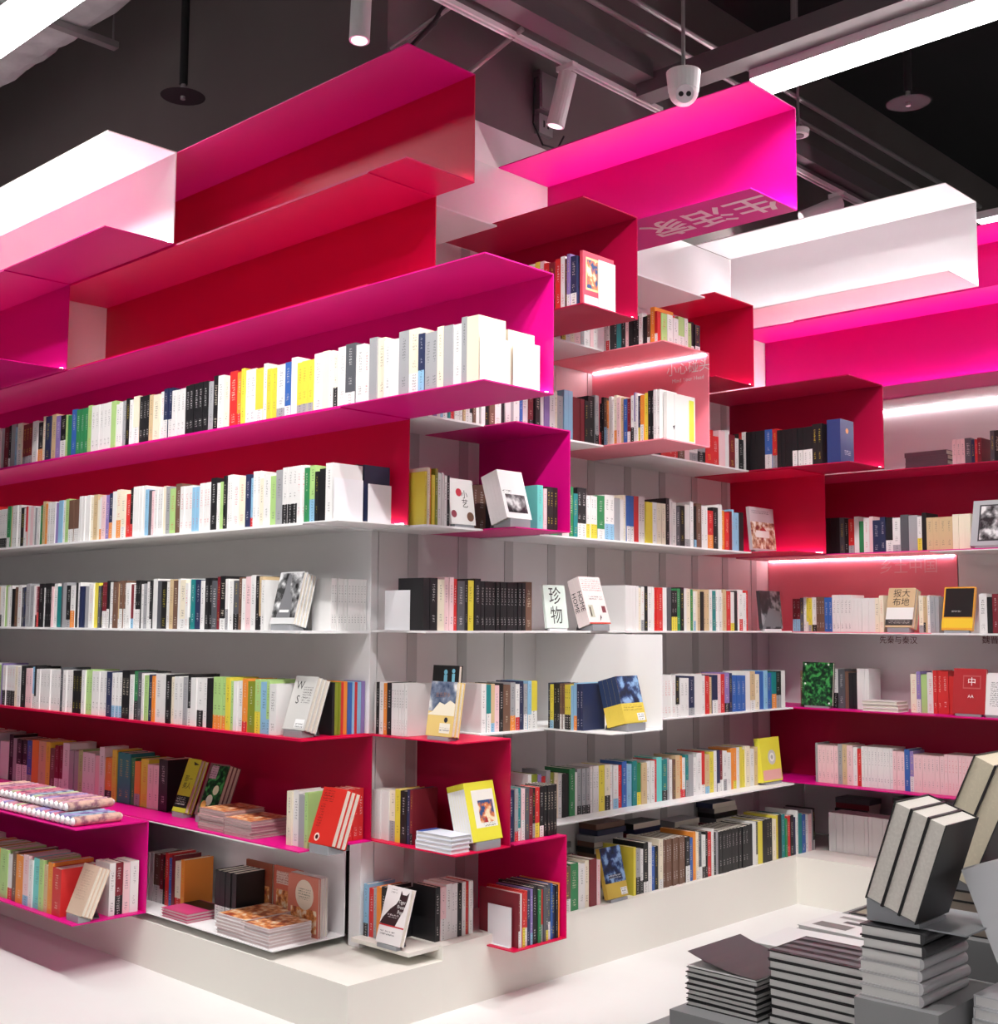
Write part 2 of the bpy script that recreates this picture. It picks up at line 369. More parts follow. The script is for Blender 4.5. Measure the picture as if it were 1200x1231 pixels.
def spotlight(label, mount, tip, L=0.23, r=0.042, watt=None, angle=62, aim=None):
    mount = Vector(mount); tip = Vector(tip); d = (tip-mount).normalized()
    o = thing('track_spotlight', label, 'spotlight', mount, group='white track spotlights')
    MB().box(-0.05, 0.05, -0.018, 0.018, -0.015, 0.01).build('track_adapter', 'lampwhite', o)
    hub = Vector((0, 0, -0.05))
    MB().cyl((0, 0, -0.015), tuple(hub), 0.012, n=8).build('stem', 'lampwhite', o)
    a = hub - d*0.02; b = hub + d*L
    bd = MB().cyl(tuple(a), tuple(b), r, n=20).build('body', 'lampwhite', o)
    lens = MB().cyl(tuple(b), tuple(b + d*0.001), r*0.8, n=16).build('lens', 'lens', bd)
    if watt:
        ld = bpy.data.lights.new('bulb', 'SPOT'); ld.energy = watt; ld.spot_size = math.radians(angle); ld.spot_blend = 0.55
        ld.shadow_soft_size = r*0.8; ld.color = (1.0, 0.975, 0.95)
        lo = bpy.data.objects.new('bulb', ld); COL.objects.link(lo); lo.parent = o
        lo.location = b + d*0.01; lo.rotation_mode = 'QUATERNION'; lo.rotation_quaternion = d.to_track_quat('-Z', 'Y')
    return o
def spot_to(label, mount, target, watt, angle=62):
    m = Vector(mount); spotlight(label, m, m + (Vector(target) - m - Vector((0, 0, -0.05))).normalized()*0.3, watt=watt, angle=angle)
spotlight('white spotlight on the track by the dark wall, above the big magenta box', (-3.545, 4.15, 4.05), (-3.60, 4.13, 3.82), watt=SPOT_WATT*0.15)
spotlight('white spotlight tilted low over the wide white box near the far wall', (-3.45, 6.50, 4.04), (-3.66, 6.27, 3.9), L=0.24, watt=SPOT_WATT*0.2)
p = on(437, 8, 'z', 4.0)
spotlight('white spotlight on the short arm above the topmost crimson channel', (p.x, p.y-0.01, p.z+0.12), (p.x+0.02, p.y-0.04, 3.75), watt=SPOT_WATT*0.1)
MB().cyl((p.x, p.y-0.01, p.z+0.13), (p.x, p.y-0.01, 5.2), 0.012, n=8)
for i, (mx, tx, tz) in enumerate([(-4.5, -6.4, 1.6), (-4.1, -5.4, 1.4), (-3.6, -4.6, 1.3), (-2.9, -4.0, 1.2), (-2.1, -3.6, 1.9), (-1.3, -3.5, 1.0)]):
    spot_to('white spotlight over the aisle, aimed at the ' + ('paper rolls', 'low magenta box', 'magazine piles', 'corner post', 'jutting magenta channel', 'black cat book')[i], (mx, 1.8, 4.058), (tx, 2.95, tz), SPOT_WATT)
spot_to('added unseen spotlight over the aisle, brightening the front of the table piles', (-0.8, 1.8, 4.058), (-1.3, 2.45, 0.75), SPOT_WATT, 50)  # unseen lamp added to lift the page edges on the near side
spot_to('added unseen spotlight over the aisle, brightening the display table', (-1.8, 2.1, 4.058), (-1.35, 2.55, 0.8), SPOT_WATT*1.3, 50)  # another unseen lamp, added because the table came out too dark
for i, (my, ty, tz) in enumerate([(2.5, 3.5, 1.2), (3.0, 4.1, 1.7), (3.4, 4.9, 1.2), (3.8, 5.6, 1.5)]):
    spot_to('white spotlight over the aisle, aimed at the ' + ('yellow picture book', 'pink box', 'plinth books', 'red house picture book')[i], (-1.8, my, 4.058), (-3.6, ty, tz), SPOT_WATT)
spot_to('white spotlight over the aisle, aimed at the far wall', (-1.8, 4.05, 4.058), (-2.3, 6.1, 1.5), SPOT_WATT)
# pipes
def pipe(label, pts, r=0.014, mat='pipe', name='ceiling_pipe', n=8):
    c = Vector(pts[0]); o = MB().tube([tuple(Vector(q)-c) for q in pts], r, n).build(name, mat, loc=c, smooth=True)
    return tag(o, label, 'pipe')
a, b = on(717, 4, 'z', 4.3), on(1046, 194, 'z', 4.3)
pipe('grey conduit crossing the ceiling, lower of two parallel ones', [a + (a-b)*0.5, b + (b-a)*0.8])
a, b = on(762, 0, 'z', 4.38), on(1033, 162, 'z', 4.38)
pipe('grey conduit crossing the ceiling, upper of two parallel ones', [a + (a-b)*0.5, b + (b-a)*0.8])
pipe('thin grey bracket pipe from the dark wall to the track, beside the socket box', [(-3.955, 3.77, 3.93), (-3.50, 3.80, 4.09)], 0.012)
pipe('thin grey bracket pipe from the dark wall to the track, nearer the corner', [(-3.955, 3.44, 4.02), (-3.50, 3.47, 4.12)], 0.010)
pipe('black cable drooping beside the bracket pipe', [(-3.945, 3.50, 3.99), (-3.85, 3.46, 4.0), (-3.7, 3.46, 4.06), (-3.5, 3.44, 4.2)], 0.012, 'black', 'cable')
def sprinkler(label, u, v, z):
    p = on(u, v, 'z', z); o = thing('sprinkler', label, 'sprinkler', p)
    MB().cyl((0, 0, 0.06), (0, 0, 5.2-z), 0.02, n=12).build('drop_pipe', 'black', o)
    MB().cyl((0, 0, -0.015), (0, 0, 0.06), 0.012, n=10).build('head', 'pipe', o)
    MB().cyl((0, 0, 0.0), (0, 0, 0.025), 0.105, 0.02, n=24).build('heat_shield', 'black', o)
sprinkler('black sprinkler with a round shield above the pale pink box', 220, 116, 4.0)
sprinkler('black sprinkler with a round shield beyond the linear lamp', 1092, 124, 4.1)
# dome camera
p = on(822, 110, 'z', 3.64); dc = thing('security_camera', 'white dome security camera with two dark lenses under the ceiling member', 'camera', (p.x, p.y, 3.605))
MB().cyl((0, 0, 0.114), (0.0, 0.0, 1.595), 0.008, n=8).build('drop_rod', 'pipe', dc)
m = MB(); prof = [(0.0, 0.068), (0.03, 0.068), (0.06, 0.063), (0.085, 0.05), (0.115, 0.045)]
m.cyl((0, 0, 0.035), (0, 0, 0.114), 0.062, 0.07, n=24); m.build('base', 'lampwhite', dc)
m = MB()
for i in range(6):
    a0, a1 = i*math.pi/12, (i+1)*math.pi/12
    m.cyl((0, 0, 0.035-0.06*math.sin(a0)), (0, 0, 0.035-0.06*math.sin(a1)), 0.06*math.cos(a0), max(0.002, 0.06*math.cos(a1)), n=24, caps=False)
m.build('dome', 'lampwhite', dc, smooth=True)
cd = Vector((0.55, -0.66, -0.52)).normalized(); sd = cd.cross(Vector((0, 0, 1))).normalized()
lpq = MB().cyl(tuple(Vector((0,0,0.035))+cd*0.05), tuple(Vector((0,0,0.035))+cd*0.064), 0.036, n=20).build('lens_plate', 'standlight', dc)
for s in (-0.015, 0.015):
    q = Vector((0, 0, 0.035)) + cd*0.063 + sd*s; MB().cyl(tuple(q), tuple(q + cd*0.004), 0.010, n=14).build('lens', 'black', lpq)
# junction box with socket on the dark wall
jb = thing('junction_box', 'grey electrical junction box with a socket on the dark wall', 'electrical box', (-3.958, 4.44, 3.93))
bx('box_body', 'grid', 0.0, 0.05, -0.07, 0.07, 0.10, 0.30, jb); bx('front_cover', 'pipe', 0.0505, 0.056, -0.06, 0.06, 0.11, 0.29, jb)
skt = bx('socket', 'pipe', 0.0, 0.03, -0.05, 0.05, -0.01, 0.09, jb)
for s in (-0.015, 0.015): bx('socket_slot', 'black', 0.0302, 0.031, s-0.005, s+0.005, 0.025, 0.06, skt)
MB().tube([(0.03, 0.0, 0.31), (0.035, -0.09, 0.25), (0.035, -0.10, 0.02), (0.035, -0.03, -0.07), (0.035, 0.08, -0.06), (0.035, 0.13, 0.02)], 0.005, 6).build('cable_loop', 'black', jb)
p = on(960, 163, 'z', 4.15); sdt = thing('smoke_detector', 'small white round smoke detector hanging behind the big magenta box', 'detector', p)
MB().cyl((0, 0, 0), (0, 0, 0.03), 0.055, 0.06, n=20).build('body', 'lampwhite', sdt); MB().cyl((0, 0, 0.03), (0, 0, 5.2-p.z), 0.008, n=6).build('stem', 'pipe', sdt)
MB().cyl((0, 0, -0.006), (0, 0, 0), 0.03, n=16).build('sensor', 'grid', sdt)
# wrapped duct
du = MB(); rd = random.Random(8); NX, NA = 40, 14; ring = []
for i in range(NX+1):
    x = -8.6 + (3.45)*i/NX; R_ = []
    for j in range(NA):
        t = 2*math.pi*j/NA; cy, sy = math.cos(t), math.sin(t)
        ex = 0.15*abs(cy)**0.5*math.copysign(1, cy); ez = 0.13*abs(sy)**0.5*math.copysign(1, sy); k = 1+rd.uniform(-0.06, 0.06)
        R_.append((x, 2.83+ex*k, 4.66+ez*k))
    ring.append(R_)
for i in range(NX):
    for j in range(NA): du.poly([ring[i][j], ring[i][(j+1) % NA], ring[i+1][(j+1) % NA], ring[i+1][j]])
du.poly(ring[0]); du.poly(ring[-1][::-1])
o = du.build('wrapped_duct', 'duct'); tag(o, 'crumpled silver-wrapped air duct under the black ceiling', 'duct')
br = thing('duct_bracket', 'grey steel strut crossing under the wrapped duct', 'bracket', (-5.75, 2.83, 4.49))
bx('strut', 'pipe', -0.025, 0.025, -0.22, 0.27, -0.005, 0.03, br)
for s in (-0.2, 0.25): MB().cyl((0, s, 0.03), (0, s, 0.71), 0.006, n=6).build('hanger_rod', 'pipe', br)
# ------------------------------------------------------------------ books: colours and meshes
def lin(r, g, b):
    f = lambda c: (c/255/12.92) if c <= 10 else (((c/255)+0.055)/1.055)**2.4
    return (f(r), f(g), f(b))
CC = {'w': ('white', lin(226,224,223)), 'c': ('cream', lin(232,222,200)), 'k': ('black', lin(28,27,30)), 'n': ('navy', lin(40,48,82)),
      'b': ('blue', lin(52,96,170)), 'l': ('light blue', lin(140,185,215)), 't': ('teal', lin(30,128,130)), 'g': ('green', lin(48,130,80)),
      'e': ('pale green', lin(170,205,130)), 'y': ('yellow', lin(222,205,70)), 'o': ('orange', lin(230,140,55)), 'r': ('red', lin(205,45,45)),
      'm': ('maroon', lin(120,32,44)), 'p': ('pale pink', lin(232,196,200)), 'v': ('violet', lin(140,120,180)), 's': ('grey', lin(160,160,164)),
      'd': ('dark grey', lin(85,86,92)), 'u': ('brown', lin(112,82,68)), 'a': ('tan', lin(206,180,140)), 'G': ('olive green', lin(130,140,40)),
      'q': ('turquoise', lin(110,205,200))}
PAGE = lin(226, 218, 205)
rng = random.Random(20)
SPECS = []
DARK = ['k', 'n', 'b', 't', 'g', 'r', 'm', 'u', 'd', 'v', 'G', 'o']
LYING = []         # lying piles at the back of the farther shelves
def parse(s): return [(w[0], int(w[1:] or 1)) for w in s.split()]
def row(key, phrase, s, x, y, z, length, face, h=(0.195, 0.235), d=0.15, inkp=0.8, bandp=0.28, tmax=None):
    items = parse(s); books = []
    for ch, n in items:
        w = rng.uniform(0.6, 1.5) if n == 1 else rng.uniform(0.7, 1.1)
        hh = rng.uniform(*h); dd = d * rng.uniform(0.85, 1.0)
        band = None
        if rng.random() < bandp:
            band = (rng.choice(['w', 'w', 'w', 'w', 'w', 'r', 'y', 'k', 'o', 'k', 'l', 's']), rng.uniform(0.18, 0.42))
            if band[0] == ch: band = None
        ink = None
        if rng.random() < inkp:
            ink = rng.choice(['w', 'w', 'c', 'y', 'w']) if ch in DARK else rng.choice(['k', 'k', 'k', 'k', 'd', 'r', 'n'])
        off = rng.random()
        for _ in range(n): books.append((ch, w, hh, dd, band, ink, off))
    tot = sum(b[1] for b in books); pos = 0.0
    for ch, w, hh, dd, band, ink, off in books:
        t = w / tot * length
        q = (x + pos + t/2, y, z) if face == '-y' else (x, y + pos + t/2, z)
        pos += t
        push = rng.uniform(0, 0.008)
        q = (q[0], q[1] + push, z) if face == '-y' else (q[0] - push, q[1], z)
        SPECS.append(dict(key=key, phrase=phrase, p=q, face=face, t=round(t - 0.0009, 4), h=round(hh, 4), d=round(dd, 3), ch=ch, band=band, ink=ink, off=round(off, 2)))

def spine_faces(mb, sp, P):
    """spine made of printed strips; P maps (u along thickness, v up) to a point"""
    t, h = sp['t'], sp['h']; col = CC[sp['ch']][1]; cuts = []
    b0 = 0.0
    if sp['band']:
        b0 = sp['band'][1] * h; cuts.append((0, b0, CC[sp['band'][0]][1], 'w' if sp['band'][0] in DARK else 'k'))
    H = h - b0; o1 = 0.06 + 0.12*sp['off']
    cuts += [(b0, b0+H*o1, col, None), (b0+H*o1, b0+H*(o1+0.16), col, sp['ink']), (b0+H*(o1+0.16), b0+H*(0.40+o1), col, None), (b0+H*(0.40+o1), b0+H*(0.80+o1*0.6), col, sp['ink']), (b0+H*(0.80+o1*0.6), h, col, None)]
    for z0, z1, c, ink in cuts:
        if ink:
            k = CC[ink][1]; e = (0.28 + 0.1*sp['off']) * t
            for u0, u1, kk in ((0, e, None), (e, t-e, (*k, 0.8)), (t-e, t, None)):
                o = sp['off'] * 3
                mb.poly([P(u0-t/2, z0), P(u1-t/2, z0), P(u1-t/2, z1), P(u0-t/2, z1)], c, kk,
                        [(u0+o, z0+o), (u1+o, z0+o), (u1+o, z1+o), (u0+o, z1+o)])
        else:
            mb.poly([P(-t/2, z0), P(t/2, z0), P(t/2, z1), P(-t/2, z1)], c)
_cache = {}
def upright_meshes(sp):
    k = (sp['t'], sp['h'], sp['d'], sp['ch'], sp['band'], sp['ink'], sp['off'])
    if k in _cache: return _cache[k]
    t, h, d = sp['t'], sp['h'], sp['d']; col = CC[sp['ch']][1]; b = min(0.0016, t*0.16)
    m = MB(); spine_faces(m, sp, lambda u, v: (u, 0, v))
    for sg in (-1, 1):
        x0, x1 = (-t/2, -t/2+b) if sg < 0 else (t/2-b, t/2)
        m.box(x0, x1, 0.0001, d, 0, h, col)
    m.poly([(-t/2+b, b, 0), (-t/2+b, b, h), (t/2-b, b, h), (t/2-b, b, 0)], col)
    m.poly([(-t/2, 0, h), (t/2, 0, h), (t/2, b, h), (-t/2, b, h)], col)
    pg = MB().box(-t/2+b, t/2-b, b, d-0.003, 0.002, h-0.003, PAGE)
    r = (m.mesh('book_cover', 'book'), pg.mesh('book_pages', 'pages'))
    _cache[k] = r; return r
def desc(sp):
    n = CC[sp['ch']][0]; th = 'thick ' if sp['t'] > 0.036 else ('slim ' if sp['t'] < 0.017 else '')
    bd = f" with {CC[sp['band'][0]][0]} foot band" if sp['band'] else ''
    return f"{th}{n} book{bd}"
def link_mesh(name, me, parent):
    o = bpy.data.objects.new(name, me); COL.objects.link(o); o.parent = parent; return o
def clash(sp):
    X, Y, ZZ = sp['p']; t, h, d = sp['t'], sp['h'], sp['d']
    b = (X-t/2, X+t/2, Y, Y+d, ZZ, ZZ+h) if sp['face'] == '-y' else (X-d, X, Y-t/2, Y+t/2, ZZ, ZZ+h)
    mid = Vector(((b[0]+b[1])/2, (b[2]+b[3])/2, (b[4]+b[5])/2))
    f5 = (0.0, 0.25, 0.5, 0.75, 1.0)
    for mw, k in KEEP:
        kc = mw @ Vector(((k[0]+k[1])/2, (k[2]+k[3])/2, (k[4]+k[5])/2))
        if (kc - mid).length > 0.6: continue
        inv = mw.inverted()
        for i in f5:
            for j in f5:
                for l in f5:
                    q = inv @ Vector((b[0]+(b[1]-b[0])*i, b[2]+(b[3]-b[2])*j, b[4]+(b[5]-b[4])*l))
                    if k[0] < q.x < k[1] and k[2] < q.y < k[3] and k[4]-0.001 < q.z < k[5]: return True
                    q = mw @ Vector((k[0]+(k[1]-k[0])*i, k[2]+(k[3]-k[2])*j, k[4]+(k[5]-k[4])*l))
                    if b[0] < q.x < b[1] and b[2] < q.y < b[3] and b[4]-0.001 < q.z < b[5]: return True
    return False
ORD = ['first', 'second', 'third', 'fourth', 'fifth', 'sixth', 'seventh', 'eighth', 'ninth', 'tenth', 'eleventh', 'twelfth', 'thirteenth', 'fourteenth', 'fifteenth', 'sixteenth', 'seventeenth', 'eighteenth', 'nineteenth']
def ordinal(n):
    if n <= 19: return ORD[n-1]
    if n == 20: return 'twentieth'
    if n == 30: return 'thirtieth'
    return ('twenty-' if n < 30 else 'thirty-') + ORD[n % 10 - 1]
def realise(n_ind):
    SPECS[:] = [s for s in SPECS if not clash(s)]
    SPECS.sort(key=lambda s: (Vector(s['p']) + Vector((0, 0, 0.1)) - CAM).length)
    alike = {}
    for sp in SPECS[:n_ind]: alike.setdefault((desc(sp), sp['phrase']), []).append(sp)
    for (dd, ph), lst in alike.items():
        lst.sort(key=lambda q: (Vector(q['p']) - Vector((-3.7, 3.1, q['p'][2]))).length)
        for i, sp in enumerate(lst):
            sp['label'] = f"{dd} {ph}"
            lab = f"{ordinal(i+1)} {dd} from the corner {ph}"
            if len(lst) > 1 and len(lab.split()) <= 16: sp['label'] = lab
    for sp in SPECS[:n_ind]:
        a, b = upright_meshes(sp)
        o = thing('book', sp['label'], 'book', sp['p'], 0 if sp['face'] == '-y' else math.pi/2, sp['key'])
        link_mesh('cover', a, o); link_mesh('page_block', b, o)
    m = MB()
    for sp in SPECS[n_ind:]:
        X, Y, ZZ = sp['p']; t, h, d = sp['t'], sp['h'], sp['d']; col = CC[sp['ch']][1]
        if sp['face'] == '-y': W = lambda u, v, w: (X+u, Y+v, ZZ+w)
        else: W = lambda u, v, w: (X-v, Y+u, ZZ+w)
        spine_faces(m, sp, lambda u, v: W(u, 0, v))
        m.poly([W(t/2,0,0), W(t/2,d,0), W(t/2,d,h), W(t/2,0,h)], col)
        m.poly([W(-t/2,d,0), W(-t/2,0,0), W(-t/2,0,h), W(-t/2,d,h)], col)
        m.poly([W(t/2,d,0), W(-t/2,d,0), W(-t/2,d,h), W(t/2,d,h)], PAGE)
        b = t*0.12
        m.poly([W(-t/2+b,0.001,h-0.002), W(t/2-b,0.001,h-0.002), W(t/2-b,d,h-0.002), W(-t/2+b,d,h-0.002)], PAGE)
        m.poly([W(-t/2,d,0), W(t/2,d,0), W(t/2,0,0), W(-t/2,0,0)], col)
    for x, y, z, w, l, t, n, seed in LYING:
        q = random.Random(seed)
        for i in range(n):
            c = CC[q.choice(['k', 'k', 'k', 'd', 'd', 'u', 'n', 'm', 's'])][1]; a, b = q.uniform(-0.01, 0.01), q.uniform(-0.015, 0.015)
            m.box(x-w/2, x+w/2-0.01+a, y-l/2+b, y+l/2+b, z+i*t, z+(i+1)*t-0.001, c, {'+x': PAGE} if q.random() < 0.4 else None)
    o = m.build('shelved_books', 'book', attrs=True)
    o['kind'] = 'stuff'; tag(o, 'remaining rows of mixed upright books on the farther shelves', 'books')

# ------------------------------------------------------------------ display books, stands, bookends
KEEP = []          # (world matrix, local box) of display pieces, kept free of row books
FACE = {'-y': 0.0, '+x': math.pi/2, '-x': -math.pi/2}
def photo_mat(name, c0, c1, c2, scale, seed):
    m = bpy.data.materials.new(name); m.use_nodes = True; nt = m.node_tree; b = nt.nodes['Principled BSDF']
    tc = nt.nodes.new('ShaderNodeTexCoord'); mp = nt.nodes.new('ShaderNodeMapping'); mp.inputs['Location'].default_value = (seed, seed*0.7, seed*1.3)
    n = nt.nodes.new('ShaderNodeTexNoise'); n.inputs['Scale'].default_value = scale; n.inputs['Detail'].default_value = 4
    r = nt.nodes.new('ShaderNodeValToRGB'); e = r.color_ramp.elements
    e[0].position = 0.38; e[0].color = (*c0, 1); e[1].position = 0.62; e[1].color = (*c2, 1); x = e.new(0.5); x.color = (*c1, 1)
    nt.links.new(tc.outputs['Object'], mp.inputs['Vector']); nt.links.new(mp.outputs['Vector'], n.inputs['Vector'])
    nt.links.new(n.outputs['Fac'], r.inputs['Fac']); nt.links.new(r.outputs['Color'], b.inputs['Base Color'])
    b.inputs['Roughness'].default_value = 0.35
    return m
PH = {'bw': photo_mat('grey_photo_print', lin(30,30,32), lin(130,130,132), lin(225,225,226), 22, 1),
      'dark': photo_mat('dark_photo_print', lin(20,20,24), lin(45,46,52), lin(150,150,155), 16, 2),
      'sky': photo_mat('mountain_print', lin(50,66,96), lin(120,130,150), lin(225,222,220), 14, 3),
      'night': photo_mat('night_print', lin(18,28,52), lin(36,60,110), lin(140,175,215), 26, 4),
      'food': photo_mat('food_print', lin(150,60,40), lin(226,150,80), lin(245,228,205), 30, 5),
      'green': photo_mat('leaf_print', lin(8,20,14), lin(20,70,36), lin(70,160,80), 40, 6),
      'house': photo_mat('house_print', lin(120,40,40), lin(190,150,120), lin(228,224,218), 30, 7),
      'multi': photo_mat('illustration_print', lin(40,80,130), lin(215,120,60), lin(240,225,190), 34, 8),
      'stripe': photo_mat('dark_stripe_print', lin(12,12,14), lin(40,40,44), lin(90,90,96), 9, 9)}
def book_solid(name, label, cover, w, h, th, art=(), group=None, spine_side=-1, page=PAGE, spine_text=None, spine_art=()):
    """closed book standing upright: front cover at local y=0 facing -y, spine at local -x (or +x)"""
    o = thing(name, label, 'book', group=group)
    b = min(0.0022, th*0.14); m = MB(); c = cover
    m.box(-w/2, w/2, 0, b, 0, h, c); m.box(-w/2, w/2, th-b, th, 0, h, c)
    sx = (-w/2, -w/2+b) if spine_side < 0 else (w/2-b, w/2)
    m.box(sx[0], sx[1], b, th-b, 0, h, c)
    cvr = m.build('cover', 'book', o, attrs=True)
    px0, px1 = (-w/2+b, w/2-0.004) if spine_side < 0 else (-w/2+0.004, w/2-b)
    MB().box(px0, px1, b, th-b, 0.003, h-0.003, page).build('page_block', 'pages', o, attrs=True)
    lv = 0
    for a in art:
        lv += 1; yy = -0.0002*lv; pm = MB(); used = False
        if a[0] == 'rect':
            _, x0, z0, x1, z1, col = a; used = True
            X = lambda f: -w/2 + f*w
            pm.poly([(X(x0), yy, z0*h), (X(x1), yy, z0*h), (X(x1), yy, z1*h), (X(x0), yy, z1*h)], col)
        elif a[0] == 'poly':
            pm.poly([(-w/2+x*w, yy, z*h) for x, z in a[1]], a[2]); used = True
        elif a[0] == 'circle':
            _, cx, cz, r, col = a; used = True
            pm.poly([(-w/2+cx*w+r*w*math.cos(i*math.pi/10), yy, cz*h+r*w*math.sin(i*math.pi/10)) for i in range(20)], col)
        elif a[0] == 'photo':
            _, x0, z0, x1, z1, k = a
            q = MB(); q.poly([(-w/2+x0*w, yy, z0*h), (-w/2+x1*w, yy, z0*h), (-w/2+x1*w, yy, z1*h), (-w/2+x0*w, yy, z1*h)])
            q.build('cover_picture', PH[k], cvr)
        elif a[0] == 'text':
            _, s, cx, cz, size, col = a
            text_obj('cover_lettering', s, size*h, plain(*col), cvr, basis((-w/2+cx*w, yy, cz*h), (1,0,0), (0,0,1)), depth=0.0)
        elif a[0] == 'ink':
            _, x0, z0, x1, z1, col, ink = a; used = True
            pm.poly([(-w/2+x0*w, yy, z0*h), (-w/2+x1*w, yy, z0*h), (-w/2+x1*w, yy, z1*h), (-w/2+x0*w, yy, z1*h)], col, (*ink, 1.0),
                    [(x0*w, z0*h), (x1*w, z0*h), (x1*w, z1*h), (x0*w, z1*h)])
        if used: pm.build('cover_print', 'book', cvr, attrs=True)
    for z0, z1, col in spine_art:
        MB().poly_ret([(-w/2-0.0003, th, z0*h), (-w/2-0.0003, 0, z0*h), (-w/2-0.0003, 0, z1*h), (-w/2-0.0003, th, z1*h)], col).build('spine_print', 'book', cvr, attrs=True)
    if spine_text:
        s, size, col = spine_text
        text_obj('spine_lettering', s, size, plain(*col), cvr, basis((-w/2-0.0006, th/2, h/2), (0,0,-1), (0,-1,0)), depth=0.0)
    return o
BLACK = ('ink_black', lin(25,22,22)); WHITE = ('ink_white', lin(240,238,236)); DKRED = ('ink_red', lin(150,30,40))
def short(d):
    for k in (' on its cover', ' on the ', ' in the ', ' with ', ' leaning', ' standing', ' beside', ' at the', ' behind'):
        if k in d: d = d.split(k)[0]
    return d
def copy_tree(o, label=None):
    c = o.copy(); COL.objects.link(c)
    for ch in o.children:
        q = ch.copy(); COL.objects.link(q); q.parent = c
        for g in ch.children:
            e = g.copy(); COL.objects.link(e); e.parent = q
    if label: c['label'] = label
    return c
def display(desc_, pos, face, w, h, th, cover, art=(), n=1, lean=16, group=None, behind=None, stand=True, spine_side=-1, page=PAGE, spine_text=None, standmat='stand', strut=True, spine_art=()):
    """n copies leaning back on a grey stand; pos = front bottom centre on the shelf"""
    rz = FACE[face]; a = math.radians(lean); s, c = math.sin(a), math.cos(a)
    z0 = 0.010 + n*th*s if stand else n*th*s + 0.001
    R = Matrix.Translation(Vector(pos)) @ Matrix.Rotation(rz, 4, 'Z')
    group = group or 'copies of the ' + short(desc_)
    first = book_solid('book', desc_, cover, w, h, th, art, group, spine_side, page, spine_text, spine_art)
    for i in range(n):
        o = first if i == 0 else copy_tree(first, ordinal(i) + ' ' + (behind or ('copy of the ' + short(desc_) + ' leaning behind it')))
        o.rotation_mode = 'XYZ'
        o.matrix_basis = R @ Matrix.Translation((0, i*(th+0.0006)*c, z0 - i*(th+0.0006)*s)) @ Matrix.Rotation(-a, 4, 'X')
    KEEP.append((R @ Matrix.Translation((0, 0, z0)) @ Matrix.Rotation(-a, 4, 'X'), (-w/2, w/2, -0.001, n*(th+0.0006)+(0.004 if stand else 0), 0, h)))
    if stand:
        D = n*(th+0.0006)
        KEEP.append((R, (-w*0.40, w*0.40, -0.004, D*c, 0, z0)))
        KEEP.append((R, (-w*0.2, w*0.2, D*c, (D+0.003)*c + 0.3*h*s + 0.03, 0, 0.03)))
        lab = 'grey wedge stand under the ' + desc_
        st = thing('book_stand', lab if len(lab.split()) <= 16 else 'grey wedge stand under the ' + ' '.join(desc_.split()[:11]), 'book stand', group='grey book stands')
        st.matrix_basis = R
        ww = w*0.40; m = MB()
        yb, zb = D*c, z0 - D*s - 0.002
        P = [(-0.004, 0), (yb, 0), (yb, zb), (0.0, z0-0.002), (-0.004, z0-0.002)]
        for x, flip in ((-ww, 1), (ww, 0)):
            pts = [(x, py, pz) for py, pz in P]; m.poly(pts[::-1] if flip else pts)
        for i in range(len(P)):
            j = (i+1) % len(P)
            m.poly([(-ww, *P[i]), (-ww, *P[j]), (ww, *P[j]), (ww, *P[i])])
        m.build('wedge', standmat, st)
        if not strut: return first
        q = MB().box(-ww*0.8, ww*0.8, D+0.0015, D+0.0035, 0.0, h*0.55).build('back_plate', standmat, st)
        q.matrix_basis = Matrix.Translation((0, 0, z0)) @ Matrix.Rotation(-a, 4, 'X')
        f = MB(); yb2 = (D+0.003)*c + 0.3*h*s; zz = z0 - (D+0.003)*s + 0.3*h*c
        f.poly([(-ww*0.5, yb, 0.0), (ww*0.5, yb, 0.0), (ww*0.5, yb2+0.03, 0.0), (-ww*0.5, yb2+0.03, 0.0)])
        f.poly([(-ww*0.5, yb2+0.03, 0.0), (ww*0.5, yb2+0.03, 0.0), (ww*0.5, yb2+0.002, zz), (-ww*0.5, yb2+0.002, zz)])
        f.build('strut', standmat, st)
    return first
def bookend(label, pos, face, w, h):
    o = thing('bookend', label, 'bookend', pos, FACE[face], 'white sheet-metal bookends')
    MB().box(-w/2, w/2, 0, 0.0015, 0, h).build('upright_plate', 'standlight', o)
    MB().box(-w/2, w/2, -0.014, -0.0001, 0, 0.0008).build('foot_plate', 'standlight', o)
    return o
